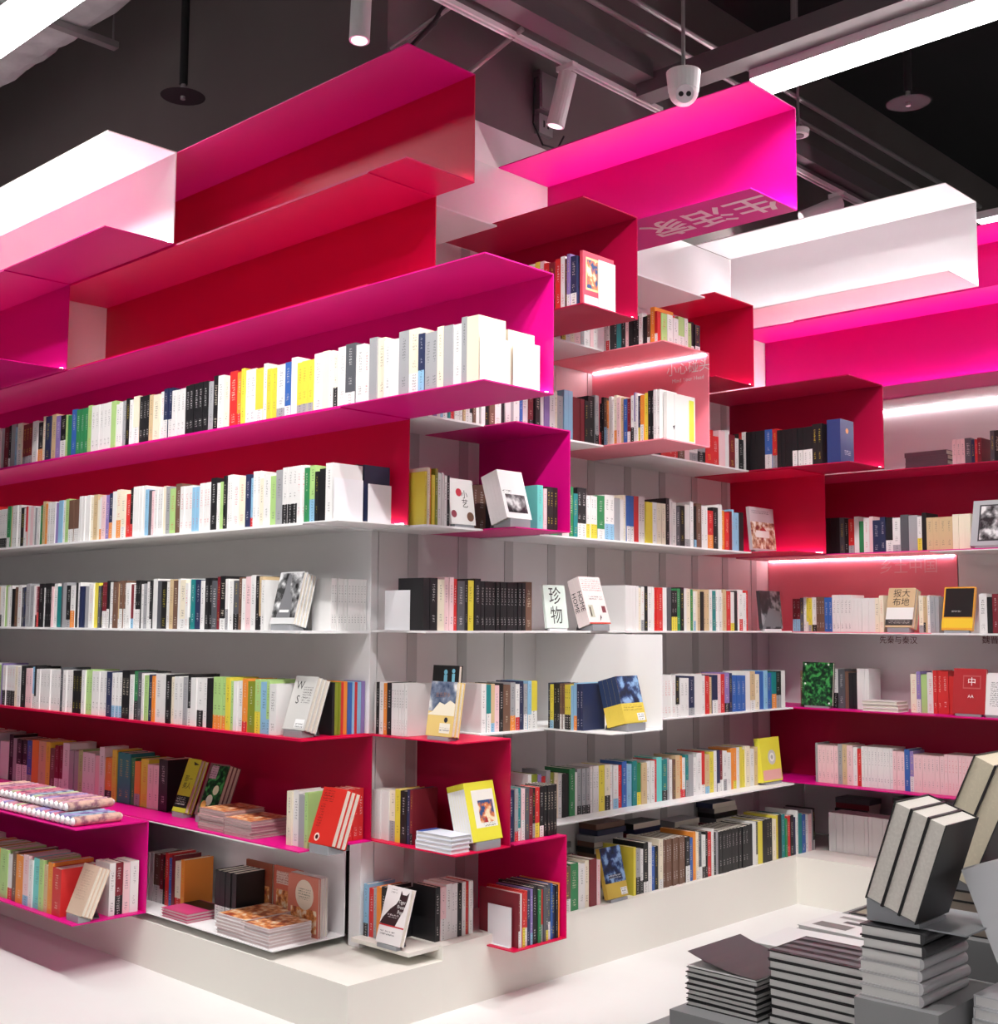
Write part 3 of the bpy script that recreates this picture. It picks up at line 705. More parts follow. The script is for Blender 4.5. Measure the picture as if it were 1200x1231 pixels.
def flat_book(label, x, y, z, w, l, th, cover, rz=0.0, art=None, group=None, spine='back', page=PAGE, kind='book', rounded=False):
    KEEP.append((Matrix.Translation((x, y, z)) @ Matrix.Rotation(rz, 4, 'Z'), (-w/2, w/2, -l/2, l/2, 0, th)))
    """book lying flat; w along local x, l along local y, origin at base centre"""
    o = thing(kind, label, kind if kind == 'magazine' else 'book', (x, y, z), rz, group)
    b = min(0.0025, th*0.14); m = MB(); m.box(-w/2, w/2, -l/2, l/2, 0, b, cover); m.box(-w/2, w/2, -l/2, l/2, th-b, th, cover)
    q = 0.003; X0, X1, Y0_, Y1_ = -w/2+q, w/2-q, -l/2+q, l/2-q
    if spine == 'back': m.box(-w/2, w/2, l/2-b, l/2, b, th-b, cover); Y1_ = l/2-b
    elif spine == 'front': m.box(-w/2, w/2, -l/2, -l/2+b, b, th-b, cover); Y0_ = -l/2+b
    elif spine == 'right':
        X1 = w/2-b
        if rounded:
            N = 8; pts = [(w/2-b+math.sin(math.pi*i/N)*th*0.42, th/2-math.cos(math.pi*i/N)*th/2) for i in range(N+1)]
            for (xa, za), (xb, zb) in zip(pts[:-1], pts[1:]):
                m.poly([(xa, -l/2, za), (xb, -l/2, zb), (xb, l/2, zb), (xa, l/2, za)][::-1], cover)
            for yy in (-l/2, l/2): m.poly([(xa, yy, za) for xa, za in pts], cover)
        else: m.box(w/2-b, w/2, -l/2, l/2, b, th-b, cover)
    else: m.box(-w/2, -w/2+b, -l/2, l/2, b, th-b, cover); X0 = -w/2+b
    cvr = m.build('cover', 'book', o, attrs=True)
    MB().box(X0, X1, Y0_, Y1_, b, th-b, page).build('page_block', 'pages', o, attrs=True)
    if art:
        if isinstance(art, str):
            MB().poly_ret([(-w/2*0.97, -l/2*0.97, th+0.0003), (w/2*0.97, -l/2*0.97, th+0.0003), (w/2*0.97, l/2*0.97, th+0.0003), (-w/2*0.97, l/2*0.97, th+0.0003)]).build('cover_picture', PH[art], cvr)
        else:
            for i, (x0, y0, x1, y1, col) in enumerate(art):
                pm = MB(); zz = th + 0.0003*(i+1)
                pm.poly([(-w/2+x0*w, -l/2+y0*l, zz), (-w/2+x1*w, -l/2+y0*l, zz), (-w/2+x1*w, -l/2+y1*l, zz), (-w/2+x0*w, -l/2+y1*l, zz)], col)
                pm.build('cover_print', 'book', cvr, attrs=True)
    return o
def _pr(self, pts, *a): self.poly(pts, *a); return self
MB.poly_ret = _pr
# ------------------------------------------------------------------ rows of books on the paper-roll side
# a row lists its spines in order: colour letter, then how many alike
def xl(u, v, y): return on(u, v, 'y', y).x
def yr(u, v, x): return on(u, v, 'x', x).y
XS = -6.95
def lrow(key, phrase, s, x0, x1, y, z, **k): row(key, phrase, s, x0, y, z, x1-x0, '-y', **k)
def rrow(key, phrase, s, y0, y1, x, z, **k): row(key, phrase, s, x, y0, z, y1-y0, '+x', **k)
MIX = ['w'] * 9 + ['k'] * 4 + ['c', 'c', 'p', 's', 'd', 'n', 'r', 'e', 'l', 'y', 'u', 'a', 'b', 'o', 'g', 'v', 'm', 't']
def mixed(n): return ' '.join(rng.choice(MIX) for _ in range(n))
zz = [z + T + 0.0006 for z in Z]
P5 = 'in the long magenta channel'
lrow('books in the long magenta channel', P5,
     'w k m p c s u w p s m k s l c m3 w k c n a v k e g b g3 e w5 e w w s k w c k3 a c w n2 w3 k5 s k w c r o y w2 y w y2 w b w y3 w c w c w d w w s c w w s c n s2 c s w s c', XS, -2.925, 2.955, zz[5], h=(0.21, 0.24), d=0.15)
lrow('books in the long magenta channel', P5, 'c s c', -3.10, -2.935, 3.115, zz[5], h=(0.21, 0.225), d=0.15)
P4 = 'on the shelf under the long magenta channel'
lrow('books under the long magenta channel', P4,
     'w p u k s t3 w w r w4 g a w3 k w r w p w s w g a o w3 v l w e u4 w4 c a c w p v n w c c r k w4 l d p w3 c s e u w3 l2 w3 k w e k w2 w c n l w2 c w e s w3 w2 g e k k w', XS, -3.705, 2.955, zz[4])
lrow('books under the long magenta channel', P4, 'k n', -3.80, -3.71, 3.115, zz[4], h=(0.225, 0.245))
P3 = 'on the eye-level shelf of the paper-roll side'
x3 = xl(318, 730, 2.955)
lrow('books on the eye-level shelf, paper-roll side', P3,
     'w p w k2 s v w c k2 p s a w w e w w k u w d n s s w p m k w k3 p w t d s k w k w n2 s w y d k m2 k w u a u2 w m w k2 w s w k w d k w a u w c w w t n w k2 d m k w w d u w p w k a w', XS, x3, 2.955, zz[3], h=(0.20, 0.225))
rrow('books on the eye-level shelf, paper-roll side', P3, 'w11', 3.10, 3.285, -3.875, zz[3], h=(0.205, 0.21), d=0.13, inkp=1, bandp=0)
P2 = 'on the magenta-edged shelf below eye level'
x2 = xl(332, 850, 2.955)
lrow('books on the magenta-edged shelf', P2,
     'k p a k w2 d s k w k2 e2 v w4 c w k p2 l k w7 d w3 k3 w e2 w4 n w3 k2 w g d w e n o w w k c w w s k w w w k e3 y e w w o G e l e w', XS, x2, 2.955, zz[2], h=(0.20, 0.22))
rrow('books on the magenta-edged shelf', P2, 'k G G r o b l r l v2', 3.115, 3.285, -3.875, zz[2], h=(0.205, 0.21), d=0.13, bandp=0, inkp=0)
P1 = 'in the dark crimson channel behind the paper rolls'
lrow('books in the dark crimson channel', P1, 'u w m r p s w2 k s k2 b o a y u m2 w s2 e w3 p w o y t2 g o y p2 k', xl(-40, 960, 3.10), xl(200, 960, 3.10), 3.10, zz[1], h=(0.20, 0.25))
x1a = xl(339, 1000, 2.97)
lrow('books in the dark crimson channel', 'beside the red books in the dark crimson channel', 'c w s e', x1a, x1a+0.13, 2.99, zz[1], h=(0.20, 0.215), bandp=0)
rrow('books in the dark crimson channel', 'in the dark crimson channel at the corner', 'r5', 3.15, 3.285, -3.875, zz[1], h=(0.20, 0.205), d=0.13, bandp=0)
P0 = 'in the low magenta box under the paper rolls'
lrow('books in the low magenta box', P0, 'c m p w e o p w c e o e w u o p w q e a o r', xl(-60, 1060, 2.615), xl(72, 1070, 2.615), 2.615, zz[0], h=(0.20, 0.22), d=0.2)
rrow('books in the low magenta box', P0, 's w m p w', 2.74, 2.915, -4.95, zz[0], h=(0.20, 0.225), d=0.13)
P0b = 'on the lowest white shelf near the corner post'
lrow('books on the lowest white shelf', P0b, 'w2 u m k r b m c o y p w k9 w', xl(174, 1080, 3.06), xl(293, 1085, 3.06), 3.06, zz[0], h=(0.20, 0.23))
# the rows go on beyond the frame
for z, h in ((zz[5], (0.21, 0.24)), (zz[4], (0.195, 0.235)), (zz[3], (0.20, 0.225)), (zz[2], (0.20, 0.22))):
    lrow('books on the paper-roll side', 'further along the paper-roll side', mixed(110), -10.3, XS-0.01, 2.955, z, h=h)
for y, z, u in ((3.10, zz[1], -44), (2.615, zz[0], -64)):
    x = xl(u, 1000, y)
    lrow('books on the paper-roll side', 'further along the paper-roll side', mixed(60), x-1.9, x, y, z, h=(0.20, 0.23))
# ------------------------------------------------------------------ rows on the side run
Q3 = 'on the eye-level board of the side run'
zs = [0.2526, Z[1]+T+0.0006, Z[2]+0.0046, Z[3]+0.0086, Z[4]+0.0046, Z[5]+0.0046, Z[6]+0.0046]
rrow('books on the eye-level board', Q3, 'k k c p2 r d k y k k12 u', 3.31, yr(640, 720, -3.56), -3.56, zs[3], h=(0.20, 0.215), bandp=0.1)
rrow('books on the eye-level board', Q3, 'w5 c w k w w r2 r w d k2 g k w c g w c a k a2 w t w2 c a r w k p w w r', yr(752, 720, -3.56), 5.66, -3.56, zs[3], h=(0.195, 0.215))
Q4 = 'on the white board beside the small magenta box'
rrow('books on the short white board', 'beside the spotted-cover book', 'y c o y G w w w k', 3.31, yr(541, 590, -3.56), -3.56, zs[4], h=(0.20, 0.235))
rrow('books beside the small magenta box', Q4, 'w k g d p g t k2 w3 g w2 s w c b2 r w2 y2 w c2 k w w d k w w k u w2 r k w o r m l l k', 3.985, 5.62, -3.56, zs[4], h=(0.195, 0.235))
rrow('books in the small magenta box', 'in the small magenta box', 'q p k3', 3.80, 3.93, -3.40, Z[4]+T+0.0006, h=(0.17, 0.19), d=0.12, bandp=0, inkp=1)
rrow('books in the small magenta box', 'in the small magenta box', 'u u k m', 3.64, 3.79, -3.62, Z[4]+T+0.0006, h=(0.19, 0.20), d=0.12)
Q5 = 'on the board above the small magenta box'
rrow('books above the small magenta box', Q5, 'w c v w l s w t p w3 a y k u w', 3.31, 3.615, -3.56, zs[5])
rrow('books above the small magenta box', Q5, 'w k u w k w s w b w m', 3.625, 3.95, -3.56, Z[5]+0.0016)
rrow('books above the small magenta box', Q5, 'k w v w c s l2 m3 k k s', 3.97, 4.40, -3.56, zs[5])
lrow('books in the pink box', 'in the pink box with the printed warning', 'k k u o w w c p a b m w v w n o y k2 w2', -3.58, -3.235, 4.425, Z[5]+T+0.0006, h=(0.20, 0.23), bandp=0.5)
rrow('books behind the pink box', 'behind the pink box', 'w k r r w u p w s r r p w m w k', 4.78, 5.63, -3.56, zs[5], h=(0.15, 0.2))
lrow('books beside the blue volume', 'in the box with the thick blue volume', 'w r r m k r w k4 b r k4 k4 k4', xl(853, 540, 5.665), xl(1000, 530, 5.665), 5.665, Z[5]+T+0.0006, h=(0.20, 0.215))
rrow('books on the high white board', 'on the high board beside the comic-book box', 'w w k w c p s w p w', 4.06, 4.40, -3.56, zs[6], h=(0.14, 0.18))
lrow('books on the pink box', 'on top of the pink box', 'w w k k t k p k k k w k u o r', -3.56, -3.25, 4.43, Z[6]+0.0012, h=(0.13, 0.17))
rrow('books on the pink box', 'on top of the pink box', 'e w w e w e k k', 4.46, 4.76, -3.24, Z[6]+0.0012, h=(0.12, 0.15), d=0.12)
rrow('books on the high white board', 'on the high board beside the small crimson box', 'y o w', 4.90, 5.02, -3.56, zs[6], h=(0.2, 0.22))
lrow('comic books', 'in the comic-book box', 'w c y p r m r w u v n', -3.40, -3.115, 3.705, Z[6]+T+0.0006, h=(0.20, 0.22))
Q2 = 'on the board behind the white box'
lrow('books above the yellow picture book', 'above the box with the yellow picture book', 'w k w o k w7 w k', -3.88, -3.62, 3.33, Z[2]+0.0012, h=(0.20, 0.21), bandp=0.2)
rrow('books beside the white box', 'beside the white box', 'w t a p k u s w n s l y', 3.64, 3.985, -3.56, zs[2], h=(0.19, 0.205), bandp=0.5)
lrow('books in the white box', 'in the white box', 'n y k k u2 y3 l l n2 y3 r2 n4', -3.54, -3.235, 4.02, Z[2]+T+0.0006, h=(0.185, 0.20), bandp=0.7)
rrow('books behind the white box', Q2, 'c e y g r k w k4 w4 k w2 n w w r a n p r v n b3 w a c b l b t k w', 4.37, 6.02, -3.56, zs[2], h=(0.18, 0.205))
Q1 = 'on the long white board above the plinth'
rrow('books above the plinth', Q1, 'w G v r s G c w k2 g w s3 w3 y c w w r b l t g a w2 r q t s w u a o w t s w w r a y w n m w w o o w y y c w a u', 4.0, 5.88, -3.63, 0.6446, h=(0.19, 0.215))
rrow('books on the low crimson box', 'on top of the low crimson box', 'n s t p d m k r k k4', 3.665, 3.955, -3.425, Z[1]+0.0012, h=(0.20, 0.21), d=0.12, bandp=0.6)
rrow('books in the low crimson box', 'in the low crimson box on the plinth', 'm w r r n v k k g r d d d b n k o', 3.70, 3.955, -3.405, 0.232-0.022+T+0.0006, h=(0.205, 0.225), d=0.22)
Q0 = 'on the plinth of the side run'
rrow('books on the plinth', Q0, 'w k t p u g w c m p', 3.99, yr(722, 1060, -3.56), -3.56, zs[0], h=(0.19, 0.21))
rrow('books on the plinth', Q0, 'y s w k w b k c u7 k b o c d w k r w k s k9 k w d y k k2 c y k t g r k n w t b w p s k', yr(762, 1050, -3.56), 6.32, -3.56, zs[0], h=(0.20, 0.235), d=0.2)
lrow('books beside the cat book', 'behind the black cat book on the plinth', 'l r s o k k', -3.885, -3.74, 3.30, zs[0], h=(0.19, 0.21))
rrow('books beside the cat book', 'beside the black cat book on the plinth', 'k p w w2 k w r w', 3.43, 3.64, -3.60, zs[0], h=(0.20, 0.22))
lrow('books in the crimson box', 'in the box with the yellow picture book', 'w4 c y k n m', -3.88, -3.64, 3.33, Z[1]+T+0.0006, h=(0.19, 0.215), bandp=0.6)
# ------------------------------------------------------------------ rows on the far wall
FW = 'on the far wall'
def frow(s, u0, u1, v, y, z, **k): lrow('books on the far wall', FW, s, xl(u0, v, y), xl(u1, v, y), y, z, **k)
frow('w28 c8 w12', 996, 1230, 1000, 6.34, 0.2526, h=(0.21, 0.213), bandp=0, inkp=0)
frow('s p5 s a p w r w10 p3 b v p7 p14 o p4 w8', 980, 1260, 930, 6.15, 0.6506, h=(0.19, 0.215), bandp=0.1)
frow('u m m a2', 962, 976, 800, 6.13, zz[2])
frow('w d u k2 w6 k k a c3 v e w r2 r r', 1001, 1150, 820, 6.17, zz[2], h=(0.19, 0.22))
frow('l w p t s w g c w k w r', 1190, 1270, 820, 6.15, zz[2], h=(0.19, 0.22))
frow('m2 d w y y w u3 b2 w5 w7 c c', 953, 1062, 730, 6.13, zz[3], h=(0.18, 0.2))
frow('c a a w s s', 1104, 1128, 730, 6.13, zz[3], h=(0.18, 0.2))
frow('w w k m g g w s l w k r w c', 1170, 1270, 730, 6.13, zz[3], h=(0.18, 0.2))
frow('k3 d k r w g w p n n k w d s w k a4 c3 o t3 r o2 r3 m r c', 993, 1270, 640, 6.13, zz[4], h=(0.17, 0.2), bandp=0.2)
frow('s p p3 d n r m', 1133, 1180, 540, 6.47, zz[5], h=(0.17, 0.19), bandp=0)
frow('d k k n w s p k', 1190, 1270, 540, 6.47, zz[5], h=(0.17, 0.22), bandp=0)
for u0, v, y, z in ((1232, 1000, 6.34, 0.2526), (1262, 930, 6.15, 0.6506), (1272, 820, 6.15, zz[2]), (1272, 730, 6.13, zz[3]), (1272, 640, 6.13, zz[4])):
    frow(mixed(26), u0, 1480, v, y, z, h=(0.18, 0.21))
for i, (y, n) in enumerate(((4.35, 9), (4.75, 11), (5.05, 10), (5.4, 9), (5.75, 11))): LYING.append((-3.83, y, 0.2526, 0.12, 0.22, 0.027, n, i+1))
for i, (x, n) in enumerate(((-3.45, 9), (-3.1, 10), (-2.75, 9))): LYING.append((x, 6.62, 0.2526, 0.22, 0.14, 0.03, n, i+11))
# ------------------------------------------------------------------ display books
K = lambda *c: lin(*c)
def dpos(u, v, ax, val, z):
    p = on(u, v, ax, val); return (p.x, p.y, z)
# paper-roll side
display('book with a grey group photograph on its cover on the eye-level shelf', dpos(338, 752, 'y', 2.965, zz[3]), '-y', 0.155, 0.215, 0.016, K(215,215,216),
        [('photo', 0.0, 0.12, 1, 0.98, 'bw'), ('poly', [(0.2,0.12),(0.8,0.12),(0.72,0.5),(0.56,0.62),(0.5,0.95),(0.38,0.95),(0.34,0.62)], K(120,120,124)), ('rect', 0.3, 0.22, 0.7, 0.27, K(235,235,235))], n=4, lean=14, behind='copy of the group-photograph book leaning behind it')
display('grey book lettered W S on its cover on the magenta-edged shelf', dpos(352, 884, 'y', 2.965, zz[2]), '-y', 0.14, 0.215, 0.02, K(205,203,200),
        [('text', 'W', 0.3, 0.82, 0.22, BLACK), ('text', 'S', 0.34, 0.55, 0.22, BLACK), ('ink', 0.5, 0.5, 0.9, 0.8, K(205,203,200), K(60,60,60)), ('rect', 0.5, 0.04, 0.92, 0.2, K(240,240,240)), ('ink', 0.55, 0.05, 0.88, 0.13, K(240,240,240), K(20,20,20))], n=3, lean=18, behind='copy of the grey W S book leaning behind it')
display('red picture book leaning beside the row of red spines in the crimson channel', dpos(384, 1020, 'y', 2.965, zz[1]), '-y', 0.14, 0.215, 0.024, K(206,44,36),
        [('ink', 0.1, 0.75, 0.55, 0.95, K(206,44,36), K(60,10,10)), ('circle', 0.3, 0.12, 0.11, K(235,200,190)), ('circle', 0.3, 0.12, 0.06, K(60,15,15)), ('ink', 0.12, 0.3, 0.3, 0.7, K(206,44,36), K(90,14,10))], n=3, lean=20, behind='copy of the red picture book leaning behind it')
display('narrow yellow-green book with black lettering in the crimson channel', dpos(214, 978, 'y', 3.06, zz[1]), '-y', 0.105, 0.24, 0.02, K(196,200,60),
        [('rect', 0, 0.08, 1, 0.30, K(20,20,22)), ('text', '那一\n美人', 0.5, 0.55, 0.13, BLACK), ('ink', 0.1, 0.13, 0.8, 0.27, K(20,20,22), K(230,228,220)), ('poly', [(0.5,0.95),(0.95,0.9),(0.6,0.88)], K(40,40,30))], n=2, lean=20, behind='copy of the yellow-green book leaning behind it')
display('cookery book with green vegetables on its cover in the crimson channel', dpos(245, 986, 'y', 3.05, zz[1]), '-y', 0.15, 0.23, 0.02, K(120,80,84),
        [('photo', 0.12, 0.05, 1, 0.97, 'green'), ('circle', 0.5, 0.3, 0.16, K(228,232,210)), ('circle', 0.68, 0.5, 0.14, K(222,226,190)), ('circle', 0.3, 0.2, 0.13, K(226,170,90)), ('ink', 0.15, 0.7, 0.5, 0.95, K(190,160,170), K(80,40,80))], n=3, lean=20, behind='copy of the vegetable cookery book leaning behind it')
display('cream book leaning at the corner of the low magenta box', dpos(88, 1102, 'y', 2.625, zz[0]), '-y', 0.13, 0.21, 0.018, K(216,190,168),
        [('ink', 0.2, 0.3, 0.8, 0.9, K(216,190,168), K(190,160,140))], n=3, lean=22, behind='copy of the cream book leaning behind it')
# side run
display('pale mint book with two large brushed characters on the eye-level board', (-3.552, yr(671, 740, -3.552), zs[3]), '+x', 0.145, 0.19, 0.012, K(222,236,228),
        [('text', '珍', 0.5, 0.72, 0.44, BLACK), ('text', '物', 0.5, 0.27, 0.44, BLACK)], n=1, lean=8, standmat='standlight')
display('pink and white thick book lettered HOME on its spine on the eye-level board', (-3.53, yr(722, 735, -3.53), zs[3]), '+x', 0.15, 0.225, 0.034, K(236,222,220),
        [('ink', 0.05, 0.68, 0.95, 0.95, K(236,222,220), K(205,120,120)), ('ink', 0.25, 0.5, 0.9, 0.6, K(236,222,220), K(90,80,80)), ('rect', 0.12, 0.14, 0.34, 0.4, K(190,190,170)), ('rect', 0.16, 0.16, 0.22, 0.36, K(70,60,50)), ('rect', 0.74, 0.24, 0.92, 0.38, K(120,50,60)), ('poly', [(0.52,0.05),(0.64,0.14),(0.6,0.2)], K(25,22,24)), ('rect', 0, 0, 1, 0.03, K(205,70,50))],
        n=2, lean=18, spine_text=('HOME', 0.034, BLACK), behind='copy of the HOME book leaning behind it')
display('white book with scattered red and brown spots on its cover beside the small magenta box', (-3.55, yr(558, 600, -3.55), zs[4]), '+x', 0.14, 0.19, 0.014, K(238,236,234),
        [('circle', 0.4, 0.7, 0.12, K(200,50,70)), ('circle', 0.14, 0.22, 0.11, K(150,60,74)), ('circle', 0.8, 0.18, 0.14, K(120,86,70)), ('text', '小\n艺', 0.62, 0.55, 0.2, BLACK)], n=1, lean=8)
display('white book with a black and white photograph on its cover in the small magenta box', (-3.385, yr(625, 610, -3.385), Z[4]+T+0.0006), '+x', 0.15, 0.21, 0.018, K(240,240,240),
        [('photo', 0.12, 0.12, 0.9, 0.5, 'bw'), ('ink', 0.05, 0.52, 0.4, 0.6, K(240,240,240), K(30,30,30))], n=5, lean=17, behind='copy of the white photograph book leaning behind it')
display('dark blue and yellow picture book leaning at the corner of the white box', (-3.19, yr(765, 850, -3.19), Z[2]+T+0.0006), '+x', 0.15, 0.20, 0.024, K(226,200,80),
        [('photo', 0, 0.42, 1, 1, 'night'), ('rect', 0.62, 0.04, 0.95, 0.2, K(240,240,240)), ('ink', 0.66, 0.06, 0.92, 0.18, K(240,240,240), K(20,20,40)), ('ink', 0.05, 0.25, 0.9, 0.38, K(226,200,80), K(150,120,30))], n=4, lean=15, spine_art=[(0.42, 1, K(40,58,92))], behind='copy of the dark blue and yellow book leaning behind it')
display('golden mountain picture book leaning above the crimson box', dpos(527, 884, 'y', 3.32, Z[2]+0.0012), '-y', 0.145, 0.21, 0.02, K(226,196,122),
        [('photo', 0, 0.45, 1, 1, 'sky'), ('poly', [(0,0.4),(0.15,0.44),(0.4,0.62),(0.6,0.58),(0.8,0.66),(1,0.6),(1,0.38),(0,0.38)], K(236,226,204)), ('text', '金色梦乡', 0.5, 0.75, 0.1, ('ink_bronze', lin(140,104,92))), ('rect', 0.5, 0.06, 0.9, 0.24, K(236,228,214)), ('ink', 0.52, 0.08, 0.88, 0.16, K(236,228,214), K(30,40,80)), ('circle', 0.72, 0.3, 0.07, K(40,44,60))], n=2, lean=9, behind='copy of the golden mountain book leaning behind it')
display('black book with two pale blue figures on its cover behind the golden mountain book', (-3.60, 3.45, Z[2]+0.0012), '-y', 0.15, 0.27, 0.02, K(26,26,28),
        [('circle', 0.5, 0.9, 0.07, K(120,190,215)), ('rect', 0.44, 0.68, 0.57, 0.86, K(120,190,215)), ('circle', 0.8, 0.92, 0.06, K(120,190,215)), ('rect', 0.75, 0.72, 0.86, 0.88, K(120,190,215)), ('text', '悲伤犬', 0.7, 0.55, 0.09, WHITE), ('rect', 0, 0, 1, 0.2, K(236,236,236))], n=1, lean=5)
display('yellow picture book with a framed bookshop scene on its cover in the crimson box', (-3.375, 3.49, Z[1]+T+0.0006), '+x', 0.165, 0.225, 0.013, K(228,220,64),
        [('rect', 0.2, 0.22, 0.92, 0.86, K(236,234,226)), ('photo', 0.36, 0.3, 0.86, 0.68, 'multi'), ('ink', 0.45, 0.23, 0.85, 0.29, K(236,234,226), K(20,20,20)), ('poly', [(0.5,0.3),(0.62,0.3),(0.56,0.42)], K(170,40,40))], n=7, lean=15, spine_art=[(0, 0.9, K(236,236,232))], behind='copy of the yellow picture book leaning behind it')
display('white book with a black cat silhouette on its cover at the plinth corner', (-3.665, 3.235, 0.2526), '-y', 0.14, 0.215, 0.022, K(228,222,222),
        [('poly', [(0.0,0.33),(0.62,0.30),(0.72,0.45),(0.84,0.6),(0.9,0.78),(0.93,0.94),(0.84,0.88),(0.68,0.88),(0.6,0.95),(0.58,0.78),(0.5,0.7),(0.3,0.6),(0.1,0.45)], K(52,30,34)), ('rect', 0, 0.3, 1, 0.325, K(190,40,50)), ('text', 'Tiger\nFrom\nPop', 0.72, 0.66, 0.09, WHITE), ('ink', 0.25, 0.46, 0.7, 0.52, K(52,30,34), K(225,215,215)), ('ink', 0.1, 0.14, 0.7, 0.22, K(228,222,222), K(30,25,25)), ('ink', 0.2, 0.88, 0.45, 0.95, K(228,222,222), K(120,110,110))], n=1, lean=17)
display('starry blue picture book with a yellow band on the plinth', (-3.545, yr(744, 1070, -3.545), zs[0]), '+x', 0.15, 0.225, 0.022, K(200,170,74),
        [('photo', 0, 0.3, 1, 1, 'night'), ('ink', 0.2, 0.38, 0.8, 0.46, K(36,50,80), K(220,220,225)), ('rect', 0.66, 0.04, 0.96, 0.18, K(236,236,236)), ('ink', 0.7, 0.05, 0.94, 0.16, K(236,236,236), K(30,30,50))], n=1, lean=14)
display('grey photograph book standing at the inner corner of the eye-level board', (-3.555, yr(929, 735, -3.555), zs[3]), '+x', 0.21, 0.205, 0.02, K(60,60,64),
        [('photo', 0, 0, 1, 1, 'dark'), ('poly', [(0.05,0.05),(0.95,0.05),(0.95,0.45),(0.4,0.55)], K(110,110,116))], n=1, lean=5, standmat='standlight')
display('red house picture book with a pale top on the white board', (-3.545, 5.80, Z[4]+T+0.0006), '+x', 0.24, 0.235, 0.02, K(190,176,182),
        [('photo', 0, 0.04, 1, 0.66, 'house'), ('rect', 0.2, 0.3, 0.75, 0.46, K(228,226,222)), ('poly', [(0.35,0.46),(0.65,0.46),(0.5,0.56)], K(170,50,50)), ('ink', 0.08, 0.85, 0.8, 0.94, K(190,176,182), K(60,50,54))], n=1, lean=5)
display('yellow book with a pale disc and a pink foot band at the inner corner', (-3.60, 5.945, 0.6446), '+x', 0.20, 0.235, 0.016, K(232,222,70),
        [('rect', 0.05, 0.04, 0.97, 0.27, K(236,176,170)), ('circle', 0.55, 0.55, 0.2, K(205,205,196)), ('circle', 0.55, 0.55, 0.12, K(240,238,230)), ('circle', 0.55, 0.55, 0.06, K(180,180,170))], n=2, lean=6, behind='copy of the yellow disc book leaning behind it')
# far wall
display('dark green leaf-patterned book on the magenta far shelf', dpos(982, 842, 'y', 6.11, zz[2]), '-y', 0.185, 0.235, 0.02, K(20,40,28),
        [('photo', 0, 0, 1, 1, 'green'), ('circle', 0.1, 0.95, 0.03, K(230,235,230)), ('circle', 0.85, 0.95, 0.03, K(230,235,230)), ('circle', 0.1, 0.5, 0.03, K(230,235,230)), ('circle', 0.9, 0.06, 0.03, K(230,235,230))], n=1, lean=5)
display('tan book with four brushed characters in the pink far channel', dpos(1080, 752, 'y', 6.11, zz[3]), '-y', 0.15, 0.215, 0.03, K(206,178,140),
        [('text', '报大\n布地', 0.5, 0.74, 0.22, BLACK), ('rect', 0, 0.18, 1, 0.5, K(232,230,228)), ('rect', 0, 0.05, 1, 0.2, K(60,56,56)), ('ink', 0.1, 0.08, 0.9, 0.17, K(60,56,56), K(200,196,190))], n=2, lean=16, behind='copy of the tan brushed-character book leaning behind it')
display('black book with a yellow foot band on the far wall', dpos(1150, 752, 'y', 6.11, zz[3]), '-y', 0.16, 0.225, 0.02, K(226,160,50),
        [('rect', 0.05, 0.3, 0.97, 0.97, K(20,18,18)), ('rect', 0, 0.05, 1, 0.27, K(236,196,50)), ('ink', 0.3, 0.4, 0.6, 0.45, K(20,18,18), K(220,220,220))], n=1, lean=14)
display('red hardback with white lettering on the magenta far shelf', dpos(1164, 845, 'y', 6.11, zz[2]), '-y', 0.165, 0.225, 0.02, K(176,40,46),
        [('rect', 0.3, 0.55, 0.85, 0.85, K(190,90,90)), ('rect', 0.33, 0.58, 0.82, 0.82, K(176,40,46)), ('text', '中', 0.57, 0.7, 0.2, WHITE), ('text', 'AA', 0.55, 0.38, 0.1, WHITE)], n=1, lean=9)
display('white booklet leaning beside the red hardback on the far shelf', dpos(1199, 848, 'y', 6.11, zz[2]), '-y', 0.14, 0.21, 0.012, K(232,230,230), [('ink', 0.2, 0.2, 0.8, 0.8, K(232,230,230), K(90,90,90))], n=1, lean=14)
display('grey framed portrait of a seated figure on the far wall', dpos(1196, 648, 'y', 6.11, zz[4]), '-y', 0.25, 0.24, 0.015, K(170,172,176),
        [('rect', 0.14, 0.1, 0.9, 0.9, K(50,50,54)), ('photo', 0.17, 0.13, 0.87, 0.87, 'bw')], n=1, lean=15)
# thick blue volume and comic cover at box ends
p = on(1006, 540, 'y', 5.68)
bv = book_solid('book', 'thick dark blue volume with white title in the crimson box', K(44,58,110), 0.14, 0.225, 0.075, [('circle', 0.5, 0.75, 0.1, K(226,150,80)), ('ink', 0.3, 0.2, 0.75, 0.3, K(44,58,110), K(236,236,240))])
bv.matrix_basis = Matrix.Translation((-3.02, 5.745, Z[5]+T+0.0006)) @ Matrix.Rotation(math.pi/2, 4, 'Z')
cv = book_solid('book', 'pink comic book with a framed face on its cover in the comic-book box', K(214,80,100), 0.20, 0.225, 0.014, [('rect', 0.1, 0.3, 0.5, 0.9, K(236,206,150)), ('photo', 0.13, 0.34, 0.47, 0.86, 'multi'), ('rect', 0.05, 0.05, 0.6, 0.2, K(236,220,220)), ('photo', 0.7, 0.1, 1, 0.9, 'bw')], spine_text=None)
cv.matrix_basis = Matrix.Translation((-3.093, 3.82, Z[6]+T+0.0006)) @ Matrix.Rotation(math.pi/2, 4, 'Z')
for q, (w_, h_, t_) in ((bv, (0.14, 0.225, 0.075)), (cv, (0.20, 0.225, 0.014))): KEEP.append((q.matrix_basis.copy(), (-w_/2, w_/2, 0, t_, 0, h_)))
